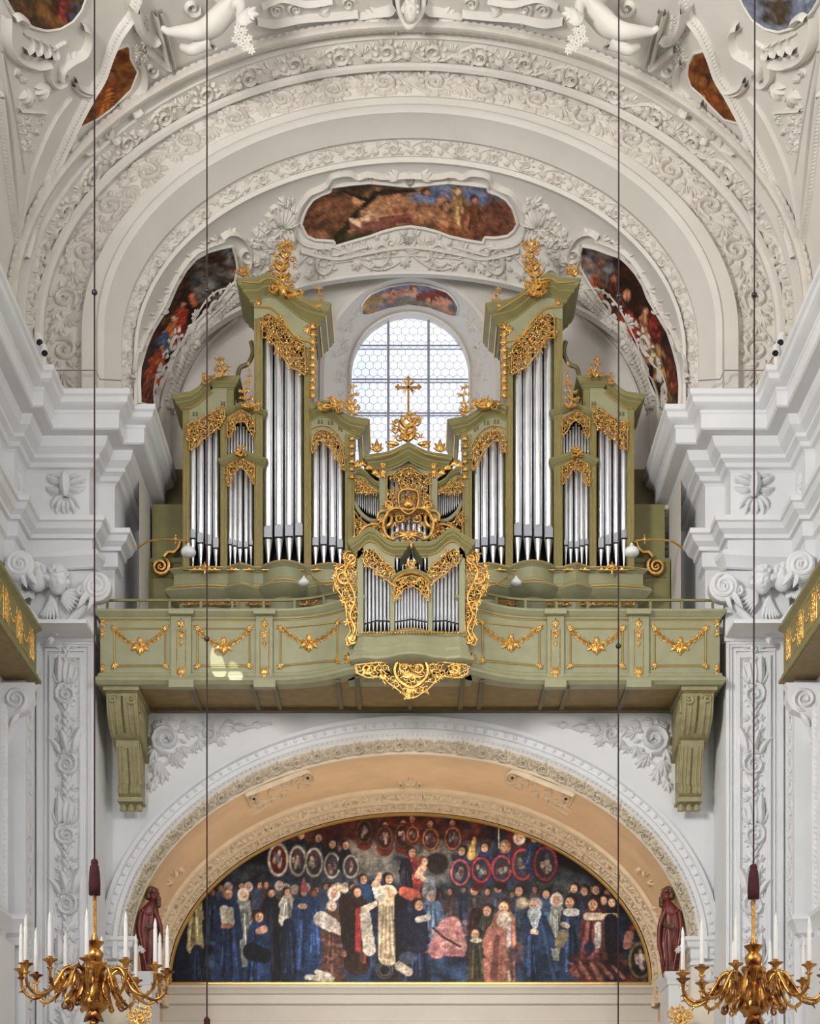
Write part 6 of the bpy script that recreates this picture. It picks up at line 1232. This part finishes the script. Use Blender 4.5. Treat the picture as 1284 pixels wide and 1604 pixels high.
figR(372, 572, 24, 100, 200, (60, 64, 52)); figR(705, 520, 22, 80, 240, (150, 156, 150), veil=(206, 202, 190)); figR(452, 555, 28, 150, 360, (196, 122, 100), hair=(60, 36, 26), lean=-20); cv.cap(Rx(452), Ry(600), Rx(452), Ry(618), 9, 12, (206, 190, 170)); cv.cap(Rx(410), Ry(690), Rx(370), Ry(890), 16, 26, (180, 110, 92)); cv.cap(Rx(420), Ry(700), Rx(400), Ry(890), 4, 6, (110, 60, 56), .8); cv.cap(Rx(476), Ry(640), Rx(472), Ry(760), 3.2, 3, (206, 196, 196)); rblobs(cv, Rx(480), Rx(540), Ry(740), Ry(860), [(50, 40, 56), (110, 70, 66)], 24, 4, 9, 44, .6)
figR(315, 685, 24, 84, 210, (64, 58, 40)); cv.blob(Rx(318), Ry(715), 9, 4, (200, 196, 180)); figR(597, 548, 26, 170, 380, (28, 48, 80), veil=None, hair=(150, 150, 150), lean=30); cv.cap(Rx(597), Ry(588), Rx(600), Ry(650), 11, 4, (150, 160, 170)); cv.cap(Rx(590), Ry(672), Rx(606), Ry(676), 4, 4, (206, 170, 140)); figR(770, 532, 26, 120, 330, (30, 50, 84)); cv.cap(Rx(755), Ry(580), Rx(795), Ry(580), 6, 6, (206, 206, 200)); cv.cap(Rx(735), Ry(638), Rx(755), Ry(645), 4, 4, (206, 180, 160)); cv.cap(Rx(735), Ry(690), Rx(720), Ry(730), 9, 8, (120, 110, 80))
figR(882, 542, 26, 150, 300, (92, 46, 44)); cv.cap(Rx(850), Ry(600), Rx(915), Ry(600), 6, 6, (190, 176, 150)); cv.cap(Rx(905), Ry(640), Rx(900), Ry(740), 5, 5, (190, 184, 176)); cv.blob(Rx(862), Ry(750), 9, 9, (28, 36, 66), soft=.4)
cv.cap(Rx(940), Ry(600), Rx(990), Ry(600), 5, 5, (190, 170, 130)); cv.cap(Rx(965), Ry(620), Rx(985), Ry(780), 11, 14, (26, 26, 40))
rblobs(cv, Rx(770), Rx(1130), Ry(790), Ry(905), [(90, 36, 32), (60, 24, 26), (130, 70, 60), (40, 20, 24), (150, 96, 80)], 90, 3, 13, 45, .65)
for i in range(9): cv.cap(Rx(790+i*26), Ry(815+i*3), Rx(830+i*28), Ry(895), 1.5, 3, (150, 96, 78) if i % 2 else (60, 24, 24), .8)
cv.head(Rx(1068), Ry(655), 5.5, (150, 60, 50), (60, 24, 20)); cv.cap(Rx(1055), Ry(690), Rx(1040), Ry(740), 7, 6, (176, 112, 100)); cv.cap(Rx(1040), Ry(740), Rx(1090), Ry(735), 5, 4, (170, 104, 92))
oval(Rx(1108), Ry(812), 19, 29, (110, 96, 64), (40, 32, 30), 77); cv.cap(Rx(1110), Ry(790), Rx(1110), Ry(840), 4, 2, (190, 180, 170), .8)
# foreground objects
cv.cap(Lx(780), Ly(905), Lx(900), Ly(915), 4, 5, (170, 168, 150)); cv.cap(Lx(830), Ly(880), Lx(890), Ly(900), 4, 4, (190, 186, 170)); cv.cap(Lx(1230), Ly(850), Lx(1275), Ly(880), 7, 7, (176, 166, 146)); 
for R_ in (13, 9):
    for i in range(26): a = i*.2415; cv.blob(Lx(1160)+R_*math.cos(a), Ly(870)+R_*math.sin(a), 1.2, 1.2, (130, 126, 120), op=.7)
cv.head(Lx(960), Ly(792), 5, (180, 110, 90), (120, 60, 50)); cv.cap(Lx(1060), Ly(790), Lx(1062), Ly(830), 1, 2.6, (170, 60, 60)); cv.blob(Rx(-10), Ry(800), 14, 10, (90, 110, 140), op=.6)
cv.noise(.22, 4, (60, 14, 5)); rr = np.random.RandomState(2); cv.a *= (1+.10*(rr.rand(cv.h, 1, 1)-.5)+.10*(rr.rand(1, cv.w, 1)-.5))
cv.a = np.clip(cv.a, 0, 1); cv.a = cv.a*.78+cv.a.mean(2, keepdims=True)*.22; cv.a = np.clip(cv.a*1.04+.012, 0, 1)
YPn = 3.70; Rp = 4.73-.13; Bp = RS*0+BS-.13
lun = thing('lunette_painting', 'large half-round painting of saints and a kneeling court in the low arch', 'painting', (0, YPn, EYE+ZL+1.2))
nu, nv = 460, 190; u = np.linspace(-1, 1, nu); P = []; X = []; Y = []
kk = K(YPn); zb = (HY-1541)*kk
for i in range(nv+1):
    v = i/nv; z_ = zb+(ZL+Bp*np.sqrt(np.clip(1-u*u, 0, 1))-zb)*v; P.append(np.stack([u*Rp, np.full(nu, YPn), EYE+z_], 1)); X.append(CX+u*Rp/kk); Y.append(HY-z_/kk)
fs = [(i*nu+j, i*nu+j+1, (i+1)*nu+j+1, (i+1)*nu+j) for i in range(nv) for j in range(nu-1)]
paint_mesh('canvas', 'canvas_paint', np.concatenate(P), fs, np.concatenate(X), np.concatenate(Y), cv, lun)
mb = MB(); t = np.linspace(PI, 0, 90); arc = np.stack([(Rp-.02)*np.cos(t), np.full(90, YPn-.03), EYE+ZL+(Bp-.02)*np.sin(t)], 1); arc = np.concatenate([[[-(Rp-.02), YPn-.03, EYE+zb]], arc, [[Rp-.02, YPn-.03, EYE+zb]], [[-(Rp-.02), YPn-.03, EYE+zb]]]); mb.tube(arc, .035, 6); mb.build('frame', 'gold_line', lun)
mb = MB(); a2 = arc.copy(); a2[1:-2, 0] *= 1.004; a2[1:-2, 2] += .03; a2 = a2[1:-2]; mb.tube(a2, .025, 6); mb.build('red_edge', 'tassel', lun)
# ------------------------------------------------------------------ statues on the imposts
for SIDE in (1, -1):
    w_ = 'left' if SIDE > 0 else 'right'; Ys = .38; k = K(Ys); cx_ = 233; z0 = EYE+(HY-1530)*k
    t = thing('saint_statue', 'dark red wooden statue of a cloaked person standing '+w_+' of the painting', 'statue', tuple(at(cx_, 1530, Ys)), 'statues flanking the painting')
    def e(x, y): return at(x, y, Ys)
    rows = []; pr = [(1531, 234, 11, 9), (1524, 234, 12, 10), (1505, 235, 14, 11), (1480, 234, 16, 12), (1455, 232, 17, 12), (1435, 233, 15, 12), (1424, 235, 13, 11), (1417, 237, 9, 9), (1412, 238, 5, 5)]
    n = 40
    for (y, x, rx, ry) in pr:
        c = e(x, y); rows.append([c+V(rx*k*math.cos(a)*(1+.13*math.sin(a*7+y*.05)*(y > 1425)), ry*k*math.sin(a)*(1+.13*math.sin(a*7+y*.05)*(y > 1425)), 0) for a in np.arange(n)*2*PI/n])
    mb = MB(); mb.grid(rows, closeu=True); mb.add(rows[0], [tuple(range(n))])
    headmesh(mb, e(240, 1404), 9*k, (.6, -.8, -.2)); mb.tube([e(238, 1416), e(239, 1408)], 4.5*k, 8); mb.build('body', 'statue_red', t, ang=180)
    mb = MB(); curls(mb, e(239, 1403), 10*k, (.6, -.8, -.2), 70, 5, .34, .1)
    for q in (1408, 1413, 1418): mb.ball(e(248, q), 4.5*k, n=8, m=6)
    mb.build('hair', 'statue_brown', t, ang=180)
    mb = MB(); s_ = [(smooth([(222, 1424), (230, 1432), (241, 1430), (243, 1424)], 16), np.full(16, 3.)), (smooth([(221, 1428), (218, 1455), (224, 1490), (230, 1520)], 20), np.linspace(4, 2.5, 20)), (smooth([(243, 1428), (251, 1450), (252, 1480), (245, 1512)], 20), np.linspace(4, 2.5, 20)), (smooth([(234, 1440), (242, 1470), (240, 1500), (241, 1524)], 20), np.full(20, 2.2)), (smooth([(224, 1450), (232, 1480), (230, 1520)], 16), np.full(16, 2.))]
    mb.relief(s_, pm(Ys-.10), k, 1.2, full=True); mb.build('cloak', 'statue_red', t, ang=180)
    # bent forearm with a small hand
    sk = skin('arm', [e(240, 1432)+V(0, -.02, 0), e(246, 1448)+V(0, -.08, 0), e(238, 1456)+V(0, -.2, 0), e(234, 1455)+V(0, -.23, 0), e(231, 1452)+V(0, -.26, 0), e(231, 1455)+V(0, -.27, 0), e(232, 1458)+V(0, -.26, 0), e(235, 1451)+V(0, -.25, 0), e(233, 1460)+V(0, -.24, 0)], [(0, 1), (1, 2), (2, 3), (3, 4), (3, 5), (3, 6), (3, 7), (3, 8)], [.055, .05, .03, .028, .009, .009, .009, .010, .009], 'statue_brown', t, 0, 1)
    mb = MB(); s_ = rosette(219, 1486, 7, 7)+rosette(223, 1489, 6, 6)+rosette(215, 1489, 5, 6); mb.relief(s_, pm(-.16), K(0), 1.5, full=True)
    trim(mb, 'stucco', ang=60)
SIDE = 1
# ------------------------------------------------------------------ chandeliers
YC = -8.2; kc = K(YC)
def chandelier(cx_, yring, ty0, ty1, w_, nm):
    O = at(cx_, yring, YC); R = 113*kc
    t = thing('chandelier', 'gilded candle chandelier with leafy arms hanging at the lower '+w_, 'chandelier', tuple(O), 'chandeliers')
    zc = O[2]; mb = MB()
    mb.lathe((O[0], O[1], zc), [(0, -.62), (.03, -.60), (.07, -.53), (.05, -.47), (.12, -.42), (.2, -.34), (.16, -.26), (.19, -.18), (.14, -.10), (.08, -.04), (.10, .02), (.15, .12), (.13, .15), (.03, .15)], n=20)
    mb.build('hub', 'bronze_gold', t, ang=50)
    mb = MB(); mb.relief([leaf(0, 0, -PI/2+q, .22, .8*q, .2) for q in (-.5, 0, .5)]+fan(0, -.12, -PI/2, .16, 4, 1.0, .22), framemap((O[0], O[1]-.06, zc-.42), (1, 0, 0), (0, 0, 1), (0, -1, 0)), 1.0, 1.5, full=True)
    mb.build('pendant_leaf', 'bronze_gold', t)
    for i in range(12):
        a = math.radians(5+30*i); d = V(math.cos(a), math.sin(a), 0); up = V(0, 0, 1)
        f = lambda r, z: O+d*r+up*z
        mb = MB()
        pts = smooth([(.16, -.20), (.22, .02), (.36, .06), (.46, -.08), (.56, -.22), (.72, -.28), (.84, -.18), (R/1.0, -.02)], 34)
        P = np.array([f(r, z) for r, z in pts]); N = np.cross(np.gradient(P, axis=0), np.tile(V(-d[1], d[0], 0), (34, 1))); N /= np.linalg.norm(N, axis=1, keepdims=True)
        mb.tube(P, .028-.010*np.linspace(0, 1, 34), 7, N=N)
        lf = []
        fm = framemap(O, d, up, V(-d[1], d[0], 0))
        for j in range(3, 33, 4):
            r, z = pts[j]; ang = math.atan2(pts[min(j+1, 33)][1]-pts[j-1][1], pts[min(j+1, 33)][0]-pts[j-1][0])
            lf += [leaf(r, z, ang+.35, .11, 1.0, .10, 6), leaf(r, z, ang-.35, .10, -1.0, .10, 6)]
        lf += [leaf(.40, -.02, -1.5, .26, .5, .10), leaf(.24, -.1, -1.5, .34, .9, .09), spiral(.36, -.36, .06, 1.2, 1.5, 1, .25)]
        mb.relief(lf, fm, 1.0, 1.3, full=True)
        arm = mb.build('arm', 'bronze_gold', t, ang=60)
        mb = MB(); c = f(R, -.02); mb.lathe(c, [(0, -.03), (.03, -.02), (.025, .02), (.04, .05), (.085, .075), (.088, .085), (.03, .08), (.035, .12), (0, .12)], n=14); mb.build('drip_cup', 'bronze_gold', arm, ang=50)
        j_ = random.Random(i+int(cx_)).uniform(-.02, .02)
        mb = MB(); mb.lathe(c+V(0, 0, .10), [(0, 0), (.026, 0), (.024, .40+j_), (.018, .43+j_), (.022, .45+j_), (.016, .49+j_), (.003, .54+j_), (0, .545+j_)], n=12); mb.build('candle', 'candle', arm, ang=60)
    mb = MB(); zt_ = at(cx_, ty1, YC)[2]; mb.tube([V(O[0], O[1], zc+.1), V(O[0], O[1], zt_+.05)], .022, 10)
    mb.lathe((O[0], O[1], zc+.1), [(.02, 0), (.09, .06), (.11, .16), (.06, .22), (.12, .30), (.05, .32), (.02, .4)], n=12); mb.build('stem', 'bronze_gold', t, ang=50)
    mb = MB(); z1 = zt_; z2 = at(cx_, ty0, YC)[2]; H_ = z2-z1; n = 28; rows = []
    for (q, r) in ((0, .0), (0, .064), (.3, .066), (.62, .058), (.8, .048), (.84, .036), (.88, .042), (.96, .036), (1, .012)):
        rows.append([V(O[0]+r*(1+.07*(j % 2))*math.cos(2*PI*j/n), O[1]+r*(1+.07*(j % 2))*math.sin(2*PI*j/n), z1+H_*q) for j in range(n)])
    mb.grid(rows, closeu=True); mb.build('tassel', 'tassel', t, ang=180)
    mb = MB(); top = at(cx_+ (2 if cx_ > 642 else 0), -60, YC); bot = V(O[0], O[1], z2-.02); mb.tube([bot, V(top[0], YC, top[2])], .0095, 8); mb.build('cord', 'cord', t)
    bx = at(nm[0], nm[1], YC); mb = MB(); mb.ball((np.interp(bx[2], [bot[2], top[2]], [bot[0], top[0]]), YC, bx[2]), .036, n=12, m=8); mb.build('cord_bead', 'lens_black', t)
chandelier(148, 1528, 1345, 1402, 'left', (148, 458)); chandelier(1180, 1534, 1353, 1408, 'right', (1182, 462))
for (x, xb, beads, w_, ye) in ((324, 324, (455, 1001), 'left', 1596), (969, 968, (464, 1012), 'right', 1612)):
    c = thing('hanging_cord', 'thin dark hanging cord with round beads crossing the '+w_+' half of the organ', 'cord', tuple(at(xb, ye, YC)), 'free hanging cords')
    a = at(x, -60, YC); b_ = at(xb, ye, YC); mb = MB(); mb.tube([a, b_], .0085, 8); mb.build('cord', 'cord', c)
    for y in beads: q = at(x, y, YC); mb = MB(); mb.ball((np.interp(q[2], [b_[2], a[2]], [b_[0], a[0]]), YC, q[2]), .034, n=12, m=8); mb.build('bead', 'lens_black', c)
    mb = MB(); mb.lathe(b_+V(0, 0, -.45), [(0, 0), (.062, 0), (.055, .3), (.036, .4), (.04, .44), (.012, .48)], n=20); mb.build('tassel', 'tassel', c)
# ------------------------------------------------------------------ lamps on gilded arms
for SIDE in (1, -1):
    w_ = 'left' if SIDE > 0 else 'right'
    l = thing('arm_lamp', 'glass lamp on a long gilded arm from the '+w_+' pier', 'lamp', tuple(at(195, 857, -.1)))
    ylamp = .0
    pts = smooth([(193, 857, -.15), (212, 859, -.2), (232, 848, -.3), (258, 845, -.5), (282, 846, -.7), (292, 850, -.8)], 30)
    mb = MB(); mb.tube([at(x, y, Y) for x, y, Y in pts], .017, 8); mb.lathe(at(191, 857, -.12), [(0, -.1), (.085, -.1), (.08, -.06), (.04, -.02), (.03, .04)], (1, 0, 0), 14)
    mb.ball(at(275, 845, -.64), .035); mb.tube([at(275, 838, -.64), at(275, 852, -.64)], .012, 6); mb.build('lamp_arm', 'gold', l, ang=60)
    c = at(295, 862, -.8); mb = MB(); mb.lathe(c, [(0, .12), (.02, .115), (.03, .07), (.10, .03), (.125, -.02), (.12, -.06), (.09, -.09), (0, -.11)], n=22); mb.build('lamp_shade', 'glass_shade', l, ang=60)
    l = thing('arm_lamp', 'small glass lamp on a thin bent arm '+w_+' of the small organ', 'lamp', tuple(at(480, 905, -.7)))
    mb = MB(); mb.tube([at(x, y, Y) for x, y, Y in smooth([(475, 905, -.6), (482, 899, -.45), (488, 901, -.2), (490, 905, .1), (491, 906, .24)], 24)], .012, 6); mb.tube([at(x, y, -.2) for x, y in smooth([(488, 901), (500, 911), (512, 917), (526, 913)], 14)], .008, 5); mb.build('lamp_arm', 'gold', l)
    c = at(476, 911, -.6); mb = MB(); mb.lathe(c, [(0, .10), (.02, .09), (.03, .06), (.09, .0), (.095, -.04), (.06, -.07), (0, -.08)], n=20); mb.build('lamp_shade', 'glass_shade', l, ang=60)
    # spotlights on the cornice
    for (x, y, wh) in ((61, 533, 'upper'), (69, 550, 'lower')):
        Ys = -2.2; c = at(x, y, Ys); dr = V(.25, -.5, -.8); dr /= np.linalg.norm(dr)
        s_ = thing('spotlight', 'white cylindrical spotlight on the '+w_+' cornice, '+wh+' of its pair', 'spotlight', tuple(c), 'spotlights on the cornices')
        mb = MB(); mb.lathe(c, [(0, -.14), (.055, -.14), (.062, -.10), (.062, .06), (.05, .06)], dr, 18); mb.box(c[0]-.02, c[0]+.02, c[1]+.02, c[1]+.06, c[2]-.35, c[2]+.02); mb.build('spotlight_body', 'white_metal', s_, ang=40)
        mb = MB(); mb.lathe(c, [(.055, .04), (.05, .062), (0, .066)], dr, 18); mb.build('lens', 'lens_black', s_, ang=60)
    # wires on the ledge
    mb = MB(); mb.tube([at(x, y, -1.2) for x, y in ((88, 580), (150, 580), (156, 594), (190, 596))], .012, 6)
    c = mb.build('ledge_cable', 'cable', None); tag(c, 'thin grey cable stretched above the '+w_+' cornice ledge, upper one', 'cable')
    mb = MB(); mb.tube([at(x, y, -1.5) for x, y in smooth([(100, 611), (130, 609), (155, 610), (170, 616), (184, 624)], 20)], .014, 6); mb.tube([at(133, 609, -1.5), at(133, 622, -1.5)], .014, 6); mb.box(*[float(q) for q in (at(176, 0, -1.2)[0], at(190, 0, -1.2)[0], -1.25, -1.15, at(0, 616, -1.2)[2], at(0, 611, -1.2)[2])])
    c = mb.build('ledge_cable', 'cable', None); tag(c, 'grey cable with a clamp lying on the '+w_+' cornice ledge, lower one', 'cable')
SIDE = 1
